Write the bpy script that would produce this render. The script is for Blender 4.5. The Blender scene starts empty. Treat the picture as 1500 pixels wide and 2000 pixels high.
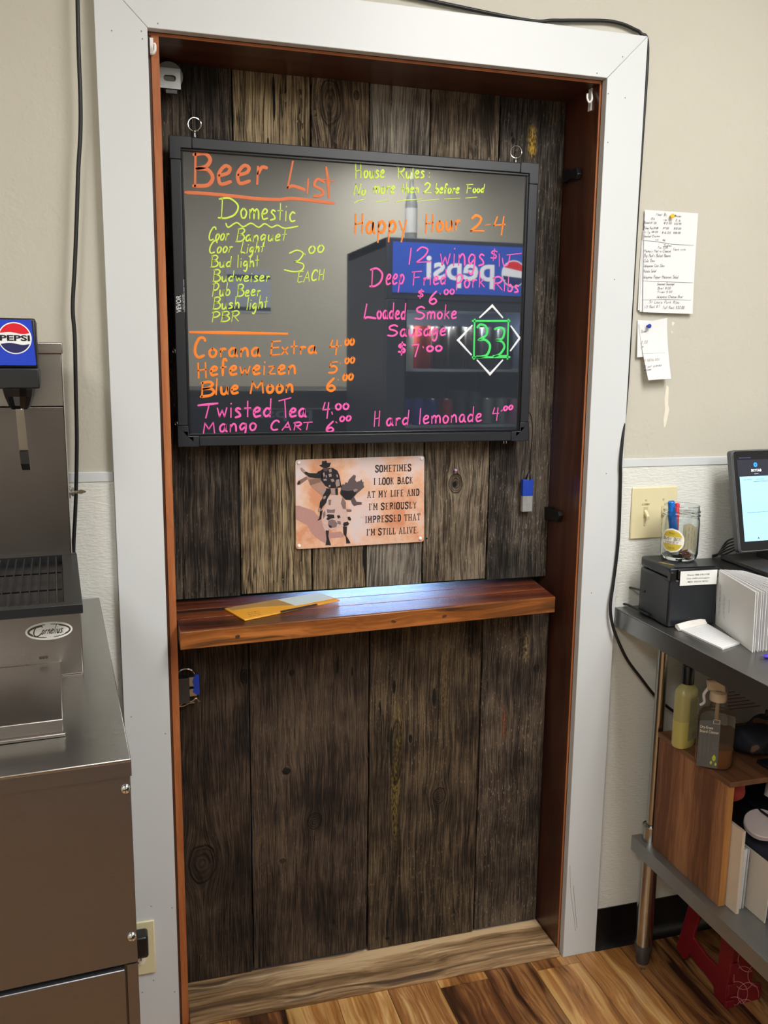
import bpy, bmesh, math, random
from mathutils import Vector, Matrix
from mathutils.geometry import tessellate_polygon
random.seed(7)
S = bpy.context.scene
COL = S.collection
# ------------------------------------------------------------------ camera
CAM = Vector((-0.06989, -1.76478, 1.44545)); YAW, PIT, ROL, FPX = 0.287291, 0.174167, 0.0108645, 1734.76
_f = Vector((math.sin(YAW)*math.cos(PIT), math.cos(YAW)*math.cos(PIT), -math.sin(PIT)))
_r0 = Vector((math.cos(YAW), -math.sin(YAW), 0)); _u0 = _r0.cross(_f)
_r = math.cos(ROL)*_r0 + math.sin(ROL)*_u0; _u = -math.sin(ROL)*_r0 + math.cos(ROL)*_u0
cam = bpy.data.objects.new('camera', bpy.data.cameras.new('camera')); COL.objects.link(cam)
M = Matrix((_r, _u, -_f)).transposed().to_4x4(); M.translation = CAM; cam.matrix_world = M
cam.data.sensor_fit = 'VERTICAL'; cam.data.sensor_height = 36.0; cam.data.lens = FPX/2000*36.0
cam.data.clip_start = 0.02
S.camera = cam
# ------------------------------------------------------------------ world, lamps, exposure
W = bpy.data.worlds.new('world'); S.world = W; W.use_nodes = True
W.node_tree.nodes['Background'].inputs[0].default_value = (0.75, 0.85, 1, 1)
W.node_tree.nodes['Background'].inputs[1].default_value = 0.25
S.view_settings.view_transform = 'Standard'; S.view_settings.look = 'None'
S.view_settings.exposure = 0.62; S.view_settings.gamma = 1; S.view_settings.use_curve_mapping = False
def area(name, loc, target, sx, sy, power, colour):
    l = bpy.data.lights.new(name, 'AREA'); l.shape = 'RECTANGLE'; l.size = sx; l.size_y = sy; l.energy = power; l.color = colour
    o = bpy.data.objects.new(name, l); COL.objects.link(o); o.location = loc
    o.rotation_euler = (Vector(target)-Vector(loc)).to_track_quat('-Z', 'Y').to_euler(); return o
LAMPS = [((1.05, -1.55), 27.0), ((-1.0, -2.6), 22.0), ((1.7, -3.1), 24.0)]     # ceiling troffers
for (lx, ly), pw in LAMPS:
    area('troffer_light', (lx, ly, 2.70), (lx, ly, 0), 0.55, 1.15, pw, (1.0, 0.995, 0.975))
area('lobby_window_light', (1.05, 2.3, 1.06), (0.5, 0, 0.92), 0.6, 0.42, 5.0, (0.34, 0.56, 1.0))
# ------------------------------------------------------------------ helpers
def PX(ax, v, px, py):
    """world point where the photograph's pixel meets the plane axis=v"""
    d = _f + (px-750)/FPX*_r - (py-1000)/FPX*_u
    t = (v-CAM[ax])/d[ax]; return CAM+t*d
def py_(y, px, p): return PX(1, y, px, p)
def px_(x, a, b): return PX(0, x, a, b)
def pz_(z, a, b): return PX(2, z, a, b)
def lin(c): return tuple(((v/255)/12.92 if v <= 10 else ((v/255+0.055)/1.055)**2.4) for v in c)
class MB:
    def __init__(s): s.v = []; s.f = []
    def add(s, vs, fs):
        n = len(s.v); s.v += [Vector(v) for v in vs]; s.f += [tuple(i+n for i in f) for f in fs]; return s
    def box(s, x0, x1, y0, y1, z0, z1):
        x0, x1 = sorted((x0, x1)); y0, y1 = sorted((y0, y1)); z0, z1 = sorted((z0, z1))
        return s.add([(x0,y0,z0),(x1,y0,z0),(x1,y1,z0),(x0,y1,z0),(x0,y0,z1),(x1,y0,z1),(x1,y1,z1),(x0,y1,z1)],
                     [(0,3,2,1),(4,5,6,7),(0,1,5,4),(1,2,6,5),(2,3,7,6),(3,0,4,7)])
    def hexa(s, bot, top):
        """8-corner solid from 4 bottom and 4 top points, counter-clockwise from above"""
        return s.add(list(bot)+list(top), [(0,3,2,1),(4,5,6,7),(0,1,5,4),(1,2,6,5),(2,3,7,6),(3,0,4,7)])
    def prism(s, pts, vec, holes=()):
        """flat outline (3-D points) pushed along vec"""
        loops = [[Vector(p) for p in pts]]+[[Vector(p) for p in h] for h in holes]
        tri = tessellate_polygon(loops); flat = [p for l in loops for p in l]; n = len(flat); vec = Vector(vec)
        fs = []
        for t in tri:
            fs.append(tuple(t)); fs.append(tuple(n+i for i in reversed(t)))
        k = 0
        for l in loops:
            m = len(l)
            for i in range(m): j = (i+1) % m; fs.append((k+i, k+j, n+k+j, n+k+i))
            k += m
        return s.add(flat+[p+vec for p in flat], fs)
    def pz(s, xy, z0, z1): return s.prism([(p[0], p[1], z0) for p in xy], (0, 0, z1-z0))
    def cyl(s, a, b, r, r2=None, n=16, caps=True):
        a = Vector(a); b = Vector(b); r2 = r if r2 is None else r2
        d = (b-a).normalized(); e = d.orthogonal().normalized(); g = d.cross(e); vs = []
        for p, q in ((a, r), (b, r2)):
            for i in range(n):
                t = 2*math.pi*i/n; vs.append(p+q*(math.cos(t)*e+math.sin(t)*g))
        fs = [(i, (i+1) % n, n+(i+1) % n, n+i) for i in range(n)]
        if caps: fs += [tuple(reversed(range(n))), tuple(range(n, 2*n))]
        return s.add(vs, fs)
    def lathe(s, c, prof, n=28, ax=(0,0,1)):
        c = Vector(c); d = Vector(ax).normalized(); e = d.orthogonal().normalized(); g = d.cross(e); vs = []
        for r, h in prof:
            for i in range(n):
                t = 2*math.pi*i/n; vs.append(c+d*h+max(r, 1e-5)*(math.cos(t)*e+math.sin(t)*g))
        fs = []
        for k in range(len(prof)-1):
            for i in range(n):
                j = (i+1) % n; fs.append((k*n+i, k*n+j, (k+1)*n+j, (k+1)*n+i))
        return s.add(vs, fs)
    def tube(s, pts, r, n=8, smooth=True):
        P = catmull([Vector(p) for p in pts], 6) if smooth and len(pts) > 2 else [Vector(p) for p in pts]
        vs = []; e = None
        for i, p in enumerate(P):
            d = (P[min(i+1, len(P)-1)]-P[max(i-1, 0)]).normalized()
            e = (d.orthogonal() if e is None else e-d*e.dot(d)).normalized(); g = d.cross(e)
            rr = r(i/(len(P)-1)) if callable(r) else r
            for k in range(n):
                t = 2*math.pi*k/n; vs.append(p+rr*(math.cos(t)*e+math.sin(t)*g))
        fs = []
        for i in range(len(P)-1):
            for k in range(n): j = (k+1) % n; fs.append((i*n+k, i*n+j, (i+1)*n+j, (i+1)*n+k))
        m = (len(P)-1)*n
        fs += [tuple(reversed(range(n))), tuple(range(m, m+n))]
        return s.add(vs, fs)
    def torus(s, c, R_, r, ax=(0,1,0), n=28, m=8, a0=0, a1=2*math.pi):
        c = Vector(c); d = Vector(ax).normalized(); e = d.orthogonal().normalized(); g = d.cross(e)
        pts = [c+R_*(math.cos(a0+(a1-a0)*i/n)*e+math.sin(a0+(a1-a0)*i/n)*g) for i in range(n+1)]
        return s.tube(pts, r, m, smooth=False)
    def ball(s, c, r, sc=(1,1,1), n=12, m=8):
        vs = []; fs = []; c = Vector(c)
        for j in range(m+1):
            ph = math.pi*j/m
            for i in range(n):
                t = 2*math.pi*i/n
                vs.append(c+Vector((r*sc[0]*math.sin(ph)*math.cos(t), r*sc[1]*math.sin(ph)*math.sin(t), r*sc[2]*math.cos(ph))))
        for j in range(m):
            for i in range(n): k = (i+1) % n; fs.append((j*n+i, (j+1)*n+i, (j+1)*n+k, j*n+k))
        return s.add(vs, fs)
def catmull(P, k=6):
    out = []
    for i in range(len(P)-1):
        a = P[max(i-1, 0)]; b = P[i]; c = P[i+1]; d = P[min(i+2, len(P)-1)]
        for j in range(k):
            t = j/k; out.append(0.5*((2*b)+(c-a)*t+(2*a-5*b+4*c-d)*t*t+(3*b-a-3*c+d)*t**3))
    out.append(P[-1]); return out
def tag(o, label=None, cat=None, group=None, kind=None):
    if label: o['label'] = label
    if cat: o['category'] = cat
    if group: o['group'] = group
    if kind: o['kind'] = kind
    return o
def wloc(p):
    v = Vector((0, 0, 0))
    while p is not None: v += p.location; p = p.parent
    return v
def obj(name, mb, mat, parent=None, bevel=0, smooth=False, seg=2, wn=False, at=None):
    me = bpy.data.meshes.new(name); off = wloc(parent)
    if at is not None: off = Vector(at)
    me.from_pydata([v-off for v in mb.v], [], mb.f)
    bm = bmesh.new(); bm.from_mesh(me); bmesh.ops.remove_doubles(bm, verts=bm.verts, dist=1e-6)
    bmesh.ops.recalc_face_normals(bm, faces=bm.faces); bm.to_mesh(me); bm.free()
    me.materials.append(mat)
    o = bpy.data.objects.new(name, me); COL.objects.link(o)
    if parent: o.parent = parent
    elif at is not None: o.location = off
    if smooth:
        for p in me.polygons: p.use_smooth = True
        me.set_sharp_from_angle(angle=math.radians(38))
    if bevel:
        b = o.modifiers.new('bevel', 'BEVEL'); b.width = bevel; b.segments = seg; b.limit_method = 'ANGLE'; b.angle_limit = math.radians(40)
        b.harden_normals = False
        for p in me.polygons: p.use_smooth = True
        me.set_sharp_from_angle(angle=math.radians(30))
    return o
def thing(name, label, cat, loc, group=None, kind=None):
    o = bpy.data.objects.new(name, None); COL.objects.link(o); o.location = loc; o.empty_display_size = 0.03
    return tag(o, label, cat, group, kind)
def solo(name, mb, mat, label, cat, group=None, at=None, **k):
    c = Vector((sum(v.x for v in mb.v), sum(v.y for v in mb.v), 0))/len(mb.v); c.z = min(v.z for v in mb.v)
    return tag(obj(name, mb, mat, None, at=at if at is not None else c, **k), label, cat, group)
def struct(name, mb, mat, **k): return tag(obj(name, mb, mat, None, **k), kind='structure')
def structroot(name, loc=(0,0,0)): return thing(name, None, None, loc, kind='structure')
# ------------------------------------------------------------------ node materials
class NG:
    def __init__(s, name):
        s.m = bpy.data.materials.new(name); s.m.use_nodes = True; s.t = s.m.node_tree; s.b = s.t.nodes['Principled BSDF']; s._p = None
    def n(s, kind, **k):
        x = s.t.nodes.new(kind)
        for a, v in k.items(): setattr(x, a, v)
        return x
    def put(s, sock, v):
        if v is None: return
        if isinstance(v, bpy.types.NodeSocket): s.t.links.new(v, sock)
        elif isinstance(v, (tuple, list)) and len(v) == 3 and sock.type == 'RGBA': sock.default_value = (*v, 1)
        else: sock.default_value = v
    def pos(s):
        if s._p is None: s._p = s.n('ShaderNodeNewGeometry').outputs['Position']
        return s._p
    def sep(s, v):
        x = s.n('ShaderNodeSeparateXYZ'); s.put(x.inputs[0], v); return x.outputs[0], x.outputs[1], x.outputs[2]
    def comb(s, a, b, c):
        x = s.n('ShaderNodeCombineXYZ'); s.put(x.inputs[0], a); s.put(x.inputs[1], b); s.put(x.inputs[2], c); return x.outputs[0]
    def mp(s, op, a, b=None, c=None, clamp=False):
        x = s.n('ShaderNodeMath', operation=op, use_clamp=clamp); s.put(x.inputs[0], a); s.put(x.inputs[1], b)
        if c is not None: s.put(x.inputs[2], c)
        return x.outputs[0]
    def vm(s, op, a, b):
        x = s.n('ShaderNodeVectorMath', operation=op); s.put(x.inputs[0], a); s.put(x.inputs[1], b); return x.outputs[0]
    def noise(s, vec, scale, detail=4, rough=0.55, dist=0):
        x = s.n('ShaderNodeTexNoise'); s.put(x.inputs['Vector'], vec); x.inputs['Scale'].default_value = scale
        x.inputs['Detail'].default_value = detail; x.inputs['Roughness'].default_value = rough; x.inputs['Distortion'].default_value = dist
        return x.outputs[0]
    def ramp(s, fac, stops, mode='LINEAR'):
        x = s.n('ShaderNodeValToRGB'); s.put(x.inputs[0], fac); cr = x.color_ramp; cr.interpolation = mode
        while len(cr.elements) < len(stops): cr.elements.new(0.5)
        for e, (p, c) in zip(cr.elements, stops):
            e.position = p; e.color = (*c, 1) if isinstance(c, (tuple, list)) else (c, c, c, 1)
        return x.outputs[0]
    def mix(s, fac, a, b, mode='MIX'):
        x = s.n('ShaderNodeMix', data_type='RGBA', blend_type=mode); s.put(x.inputs[0], fac); s.put(x.inputs[6], a); s.put(x.inputs[7], b)
        return x.outputs[2]
    def bump(s, h, dist=0.001, strength=1.0):
        x = s.n('ShaderNodeBump'); s.put(x.inputs['Height'], h); x.inputs['Distance'].default_value = dist; x.inputs['Strength'].default_value = strength
        s.t.links.new(x.outputs[0], s.b.inputs['Normal'])
    def set(s, **k):
        for a, v in k.items(): s.put(s.b.inputs[a.replace('_', ' ')], v)
        return s.m
_cache = {}
def plain(rgb, rough=0.5, metal=0.0, var=0.06, scale=30, bump=0.0, **k):
    key = (rgb, rough, metal, var, scale, bump, tuple(k.items()))
    if key in _cache: return _cache[key]
    g = NG('surface'); c = lin(rgb)
    n = g.noise(g.pos(), scale, 3)
    col = g.mix(n, tuple(v*(1-var) for v in c), tuple(min(1, v*(1+var)) for v in c))
    g.set(Base_Color=col, Roughness=rough, Metallic=metal, **k)
    if bump: g.bump(g.noise(g.pos(), scale*6, 3), bump)
    _cache[key] = g.m; return g.m
def emis(rgb, strength):
    g = NG('glow'); g.set(Base_Color=lin(rgb), Emission_Color=lin(rgb), Emission_Strength=strength, Roughness=0.4); return g.m
def glassm(rgb=(245,250,250), rough=0.02, ior=1.45, thin=True):
    g = NG('glass'); g.set(Base_Color=lin(rgb), Roughness=rough, Transmission_Weight=1.0, IOR=ior); return g.m
def barn(name, dark, mid, light, knots=(), seed=0, fleck=0.5, blot=0.5, streaks=(), spots=(), crack=0.5):
    """weathered board, grain along z, knots = (x, z, rx, rz)"""
    g = NG(name); x, y, z = g.sep(g.pos())
    w = g.mp('MULTIPLY', g.mp('SUBTRACT', g.noise(g.comb(g.mp('MULTIPLY', x, 5.0), seed*3.1, g.mp('MULTIPLY', z, 1.6)), 1.0, 3), 0.5), 0.05)
    xw = g.mp('ADD', x, w); kmask = None; rings = None
    for kx, kz, rx, rz in knots:
        dx = g.mp('DIVIDE', g.mp('SUBTRACT', x, kx), rx); dz = g.mp('DIVIDE', g.mp('SUBTRACT', z, kz), rz)
        d2 = g.mp('ADD', g.mp('MULTIPLY', dx, dx), g.mp('MULTIPLY', dz, dz))
        e = g.mp('EXPONENT', g.mp('MULTIPLY', d2, -0.45))
        xw = g.mp('SUBTRACT', xw, g.mp('MULTIPLY', g.mp('MULTIPLY', e, g.mp('SUBTRACT', x, kx)), 0.86))
        d = g.mp('ADD', g.mp('SQRT', d2), g.mp('MULTIPLY', g.mp('SUBTRACT', g.noise(g.comb(g.mp('MULTIPLY', x, 60.0), seed, g.mp('MULTIPLY', z, 40.0)), 1.0, 3), 0.5), 0.35))
        m = g.mp('SUBTRACT', 1.0, g.mp('MULTIPLY', g.mp('SUBTRACT', d, 0.75), 3.5), clamp=True)
        rg = g.mp('MULTIPLY', m, g.mp('ADD', 0.5, g.mp('MULTIPLY', 0.5, g.mp('SINE', g.mp('MULTIPLY', d, 21.0)))))
        rim = g.mp('SUBTRACT', 1.0, g.mp('ABSOLUTE', g.mp('MULTIPLY', g.mp('SUBTRACT', d, 1.0), 9.0)), clamp=True)
        m2 = g.mp('MAXIMUM', g.mp('MULTIPLY', rim, 0.9), g.mp('MULTIPLY', g.mp('SUBTRACT', m, g.mp('MULTIPLY', rg, 0.5)), 0.75))
        kmask = m2 if kmask is None else g.mp('MAXIMUM', kmask, m2)
    fine = g.noise(g.comb(g.mp('MULTIPLY', xw, 460.0), seed+0.3, g.mp('MULTIPLY', z, 14.0)), 1.0, 4, 0.62)
    med = g.noise(g.comb(g.mp('MULTIPLY', xw, 110.0), seed+1.7, g.mp('MULTIPLY', z, 2.4)), 1.0, 5, 0.62)
    big = g.noise(g.comb(g.mp('MULTIPLY', xw, 20.0), seed+5.7, g.mp('MULTIPLY', z, 3.0)), 1.0, 4, 0.6)
    fl = g.noise(g.comb(g.mp('MULTIPLY', xw, 420.0), seed+8.7, g.mp('MULTIPLY', z, 90.0)), 1.0, 2, 0.5)
    pat = g.noise(g.comb(g.mp('MULTIPLY', x, 7.0), seed+2.7, g.mp('MULTIPLY', z, 6.0)), 1.0, 4, 0.6)
    v = g.mp('ADD', g.mp('ADD', g.mp('MULTIPLY', fine, 0.55), g.mp('MULTIPLY', med, 0.25)), g.mp('ADD', g.mp('MULTIPLY', big, 0.20), g.mp('MULTIPLY', g.mp('SUBTRACT', pat, 0.5), blot)))
    col = g.ramp(v, [(0.37, lin(tuple(c*0.62 for c in dark))), (0.44, lin(dark)), (0.51, lin(mid)), (0.62, lin(light))])
    cr = g.noise(g.comb(g.mp('MULTIPLY', xw, 34.0), seed+11.7, g.mp('MULTIPLY', z, 1.3)), 1.0, 4, 0.6)
    cr = g.mp('SUBTRACT', 1.0, g.mp('MULTIPLY', g.mp('ABSOLUTE', g.mp('SUBTRACT', cr, 0.5)), 60.0), clamp=True)
    cr = g.mp('MULTIPLY', g.mp('MULTIPLY', cr, crack), g.mp('GREATER_THAN', pat, 0.47))
    col = g.mix(cr, col, lin((24, 20, 17)))
    f2 = g.ramp(fl, [(0.63, 0.0), (0.72, 1.0)])
    fm = g.mp('MULTIPLY', f2, g.mp('MULTIPLY', g.ramp(pat, [(0.42, 0.0), (0.62, 1.0)]), fleck))
    col = g.mix(fm, col, lin(tuple(min(255, int(c*1.25+30)) for c in light)))
    for sx, z0, z1, wd, rgb, am in streaks:
        a = g.mp('SUBTRACT', 1.0, g.mp('ABSOLUTE', g.mp('DIVIDE', g.mp('SUBTRACT', xw, sx), wd)), clamp=True)
        b = g.mp('MULTIPLY', g.mp('SUBTRACT', 1.0, g.mp('ABSOLUTE', g.mp('DIVIDE', g.mp('SUBTRACT', z, (z0+z1)/2), (z1-z0)/2)), clamp=True), 2.0, clamp=True)
        a = g.mp('MULTIPLY', g.mp('MULTIPLY', a, b), g.mp('MULTIPLY', g.ramp(g.noise(g.comb(g.mp('MULTIPLY', x, 300.0), seed, g.mp('MULTIPLY', z, 110.0)), 1.0, 2), [(0.42, 0.0), (0.6, 1.0)]), am))
        col = g.mix(a, col, lin(rgb))
    if kmask is not None: col = g.mix(g.mp('MULTIPLY', kmask, 0.92), col, lin((34, 25, 20)))
    g.set(Base_Color=col, Roughness=0.85, Specular_IOR_Level=0.25)
    h = g.mp('SUBTRACT', g.mp('ADD', g.mp('MULTIPLY', fine, 0.5), g.mp('MULTIPLY', med, 1.0)), g.mp('MULTIPLY', cr, 1.2))
    if kmask is not None: h = g.mp('SUBTRACT', h, kmask)
    g.bump(h, 0.0030, 1.0)
    return g.m
def wood(name, dark, mid, light, ax=0, fs=1.0, rough=0.4, coat=0.0, seed=0.0, bump=0.0004, stops=(0.3, 0.5, 0.68), streak=None, spec=0.5):
    """finished board, grain along axis ax"""
    g = NG(name); P = g.sep(g.pos()); a = P[ax]; o = [P[i] for i in range(3) if i != ax]
    la = g.mp('MULTIPLY', a, 1.2*fs)
    wob = g.noise(g.comb(g.mp('MULTIPLY', a, 3.0), g.mp('MULTIPLY', o[0], 6.0), g.mp('MULTIPLY', o[1], 6.0)), 1.0, 2)
    wob = g.mp('MULTIPLY', g.mp('SUBTRACT', wob, 0.5), 0.06)
    q0 = g.mp('ADD', o[0], wob); q1 = g.mp('ADD', o[1], wob)
    big = g.noise(g.comb(g.mp('MULTIPLY', q0, 26*fs), g.mp('MULTIPLY', q1, 26*fs), g.mp('ADD', la, seed)), 1.0, 4, 0.55)
    fine = g.noise(g.comb(g.mp('MULTIPLY', q0, 260*fs), g.mp('MULTIPLY', q1, 260*fs), g.mp('ADD', g.mp('MULTIPLY', la, 5.0), seed)), 1.0, 4, 0.6)
    v = g.mp('ADD', g.mp('MULTIPLY', big, 0.72), g.mp('MULTIPLY', fine, 0.28))
    st = list(zip(stops, (lin(dark), lin(mid), lin(light))))
    col = g.ramp(v, st)
    if streak:
        s2 = g.noise(g.comb(g.mp('MULTIPLY', q0, 45*fs), g.mp('MULTIPLY', q1, 45*fs), g.mp('ADD', g.mp('MULTIPLY', la, 0.7), seed+9)), 1.0, 3, 0.5)
        col = g.mix(g.ramp(s2, [(0.56, 0.0), (0.66, 1.0)]), col, lin(streak))
    g.set(Base_Color=col, Roughness=rough, Coat_Weight=coat, Coat_Roughness=0.12, Specular_IOR_Level=spec)
    if coat > 0.5:
        x = g.n('ShaderNodeBump'); g.put(x.inputs['Height'], g.noise(g.pos(), 230, 4, 0.65)); x.inputs['Distance'].default_value = 0.0016
        g.t.links.new(x.outputs[0], g.b.inputs['Coat Normal'])
    g.bump(fine, bump); return g.m
def brushed(name, rgb=(175,172,168), rough=0.3, ax=0, fs=1.0):
    g = NG(name); P = g.sep(g.pos()); sc = [700.0*fs]*3; sc[ax] = 7.0
    n = g.noise(g.comb(*[g.mp('MULTIPLY', P[i], sc[i]) for i in range(3)]), 1.0, 3)
    sm = g.noise(g.pos(), 7, 3)
    c = lin(rgb); g.set(Base_Color=g.mix(n, tuple(v*0.86 for v in c), c), Metallic=1.0, Roughness=g.mp('ADD', rough-0.05, g.mp('MULTIPLY', sm, 0.14)), Anisotropic=0.3)
    g.bump(n, 0.00008, 0.6); return g.m
# common materials
WHITE = plain((209, 213, 215), 0.42, var=0.02, scale=4)
BLACKP = plain((22, 23, 26), 0.42, var=0.08)
BLACKM = plain((14, 14, 16), 0.3)
RUBBER = plain((16, 16, 17), 0.5)
CHROME = plain((205, 205, 205), 0.14, 1.0)
ZINC = plain((185, 188, 190), 0.38, 1.0, var=0.15)
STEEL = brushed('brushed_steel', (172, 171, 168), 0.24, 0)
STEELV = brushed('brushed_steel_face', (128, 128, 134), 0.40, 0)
PAPER = plain((224, 225, 226), 0.7, var=0.01)
INK = plain((70, 72, 80), 0.7)
g = NG('painted_wall')
c1 = g.noise(g.pos(), 2.0, 4); lump = g.noise(g.pos(), 60, 5, 0.62); pat = g.noise(g.pos(), 5.5, 5, 0.7)
g.set(Base_Color=g.mix(c1, lin((188, 184, 170)), lin((198, 195, 182))), Roughness=0.62, Specular_IOR_Level=0.35)
g.bump(g.mp('ADD', g.mp('MULTIPLY', lump, 0.5), g.mp('MULTIPLY', g.ramp(pat, [(0.50, 0.0), (0.56, 1.0)]), 0.25)), 0.0022, 0.7)
WALL = g.m
g = NG('pebbled_panel'); x, y, z = g.sep(g.pos())
rip = g.noise(g.comb(g.mp('MULTIPLY', x, 75.0), 0.0, g.mp('MULTIPLY', z, 230.0)), 1.0, 3, 0.5, 0.4)
g.set(Base_Color=lin((222, 223, 216)), Roughness=0.38); g.bump(rip, 0.0018, 0.9)
PANEL = g.m
# ------------------------------------------------------------------ opening dimensions (metres)
OW, OH, CT = 0.914, 2.012, 0.089          # clear width, height, casing width
LJ, RJ = 0.020, 0.909                     # jamb faces
YU, YL, YB = 0.145, 0.107, 0.2            # upper door, lower door, back of wall
# ------------------------------------------------------------------ room shell
RX0, RX1, RY, RZ = -1.7, 3.0, -3.9, 2.72
mb = MB().box(RX0, -0.004, 0, YB, 0, RZ).box(OW+0.004, RX1, 0, YB, 0, RZ).box(-0.004, OW+0.004, 0, YB, OH+0.02, RZ)
struct('wall_back', mb, WALL)
struct('wall_left', MB().box(RX0-0.1, RX0, RY, YB, 0, RZ), WALL)
struct('wall_right', MB().box(RX1, RX1+0.1, RY, YB, 0, RZ), WALL)
struct('wall_front', MB().box(RX0-0.1, RX1+0.1, RY-0.1, RY, 0, RZ), WALL)
struct('ceiling', MB().box(RX0-0.1, RX1+0.1, RY-0.1, YB, RZ, RZ+0.1), plain((225, 225, 220), 0.8))
# lobby behind the hatch
GREEN = plain((40, 84, 30), 0.7)
struct('wall_lobby', MB().box(-2, 3.2, 2.6, 2.7, 0, RZ), GREEN)
struct('wall_lobby_left', MB().box(-2.1, -2.0, YB, 2.7, 0, RZ), GREEN)
struct('wall_lobby_right', MB().box(3.2, 3.3, YB, 2.7, 0, RZ), GREEN)
struct('ceiling_lobby', MB().box(-2.1, 3.3, YB, 2.7, RZ, RZ+0.1), plain((225, 225, 220), 0.8))
struct('floor_lobby', MB().box(-2.1, 3.3, YB, 2.7, -0.05, 0.0), plain((120, 90, 62), 0.5))
# floor planks
fl = structroot('floor'); 
obj('subfloor', MB().box(RX0-0.1, RX1+0.1, RY-0.1, YB, -0.05, -0.004), plain((40, 28, 20), 0.8), fl)
def floor_mat(i):
    r = random.Random(i)
    pals = [((66, 38, 20), (138, 88, 48), (200, 158, 100)), ((84, 50, 26), (158, 108, 62), (214, 176, 118)), ((56, 34, 22), (112, 70, 42), (178, 128, 76)), ((96, 58, 28), (172, 118, 64), (222, 182, 120))]
    return wood('vinyl_plank', *pals[i % 4], ax=1, fs=0.62, rough=0.3, coat=0.15, seed=r.random()*60, stops=(0.36, 0.5, 0.62), streak=(196, 158, 96) if i % 2 else (50, 30, 20))
FM = [floor_mat(i) for i in range(8)]
k = 0; x = 0.589-0.12*19
while x < RX1:
    r = random.Random(int((x+9)*1000)); y = -0.04 if abs(x-0.589) < 0.01 else -r.random()*1.2
    ys = [YB]; 
    if y < -0.02: ys.append(y)
    while ys[-1] > RY: ys.append(ys[-1]-1.22)
    for a, b in zip(ys, ys[1:]):
        if -0.1 < x < 0.92 and a > 0.0: a = -0.0
        b = max(b, RY); k += 1
        if a-b < 0.02: continue
        obj('plank', MB().box(max(x, RX0)+0.0006, min(x+0.12, RX1)-0.0006, b+0.0006, a-0.0006, -0.004, 0.0), FM[r.randrange(8) if abs(x-0.589) > .01 else (2 if a < 0 else 3)], fl)
    x += 0.12
# wainscot panels, cap strip, cove base
struct('trim_1', MB().box(RX0, -CT-0.001, -0.003, 0, 0.0, 1.205), PANEL)
struct('trim_2', MB().box(OW+CT+0.001, RX1, -0.003, 0, 0.0, 1.205), PANEL)
struct('trim_3', MB().box(RX0, -CT-0.001, -0.005, 0, 1.203, 1.222), WHITE, bevel=0.001)
struct('trim_4', MB().box(OW+CT+0.001, RX1, -0.005, 0, 1.203, 1.222), WHITE, bevel=0.001)
BASE = plain((12, 12, 13), 0.3, var=0.1)
def cove(x0, x1):
    m = MB(); pr = [(0, 0.102), (-0.006, 0.102), (-0.0065, 0.03), (-0.010, 0.012), (-0.022, 0.001), (-0.022, 0), (0, 0)]
    return m.prism([(x0, a, b) for a, b in pr], (x1-x0, 0, 0))
struct('baseboard_left', cove(RX0, -CT-0.001), BASE, smooth=True)
struct('baseboard_right', cove(OW+CT+0.001, RX1), BASE, smooth=True)
# white casing: mitred boards, front face y = -0.02
def cas(pts): return MB().prism([(a, -0.02, b) for a, b in pts], (0, 0.02, 0))
struct('trim_5', cas([(-CT, 0), (0, 0), (0, OH), (-CT, OH+CT)]), WHITE, bevel=0.0012)
struct('trim_6', cas([(OW, 0), (OW+CT, 0), (OW+CT, OH+CT), (OW, OH)]), WHITE, bevel=0.0012)
struct('trim_7', cas([(0.0005, OH), (OW-0.0005, OH), (OW+CT-0.0005, OH+CT), (-CT+0.0005, OH+CT)]), WHITE, bevel=0.0012)
# redwood jambs
RED = wood('redwood_jamb', (50, 26, 17), (78, 42, 27), (104, 60, 38), ax=2, rough=0.38, coat=0.25, fs=0.8)
REDX = wood('redwood_head', (50, 26, 17), (78, 42, 27), (104, 60, 38), ax=0, rough=0.38, coat=0.25, fs=0.8)
EDGE = wood('jamb_cut_edge', (136, 74, 32), (164, 94, 48), (186, 118, 68), ax=2, rough=0.6, fs=1.4)
EDGEX = wood('jamb_cut_edge_head', (136, 74, 32), (164, 94, 48), (186, 118, 68), ax=0, rough=0.6, fs=1.4)
def jamb(name, m, body, e, edge):
    o = struct(name, m, body); obj('front_edge', e, edge, o); return o
jamb('trim_8', MB().box(-0.003, LJ, 0.002, YB, 0, OH+0.015), RED, MB().box(0.006, LJ, 0.0, 0.002, 0, OH-0.006), EDGE)
jamb('trim_9', MB().box(RJ, OW+0.003, 0.002, YB, 0, OH+0.015), RED, MB().box(RJ, OW-0.001, 0.0, 0.002, 0, OH-0.006), EDGE)
jamb('trim_10', MB().box(LJ, RJ, 0.002, YB, OH-0.006, OH+0.015), REDX, MB().box(0.003, OW-0.002, 0.0, 0.002, OH-0.006, OH-0.001), EDGEX)
# threshold
THR = wood('threshold_board', (104, 78, 50), (164, 132, 95), (208, 178, 138), ax=0, fs=0.7, rough=0.6, stops=(0.40, 0.5, 0.58), streak=(84, 64, 46))
TZ = 0.016
a = pz_(TZ, 353, 1990); b = pz_(TZ, 1089, 1855)
struct('trim_11', MB().pz([(0.0205, -0.012), (RJ-0.0005, -0.016), (RJ-0.0005, YB), (0.0205, YB)], 0.0, TZ), THR, bevel=0.004)
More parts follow.
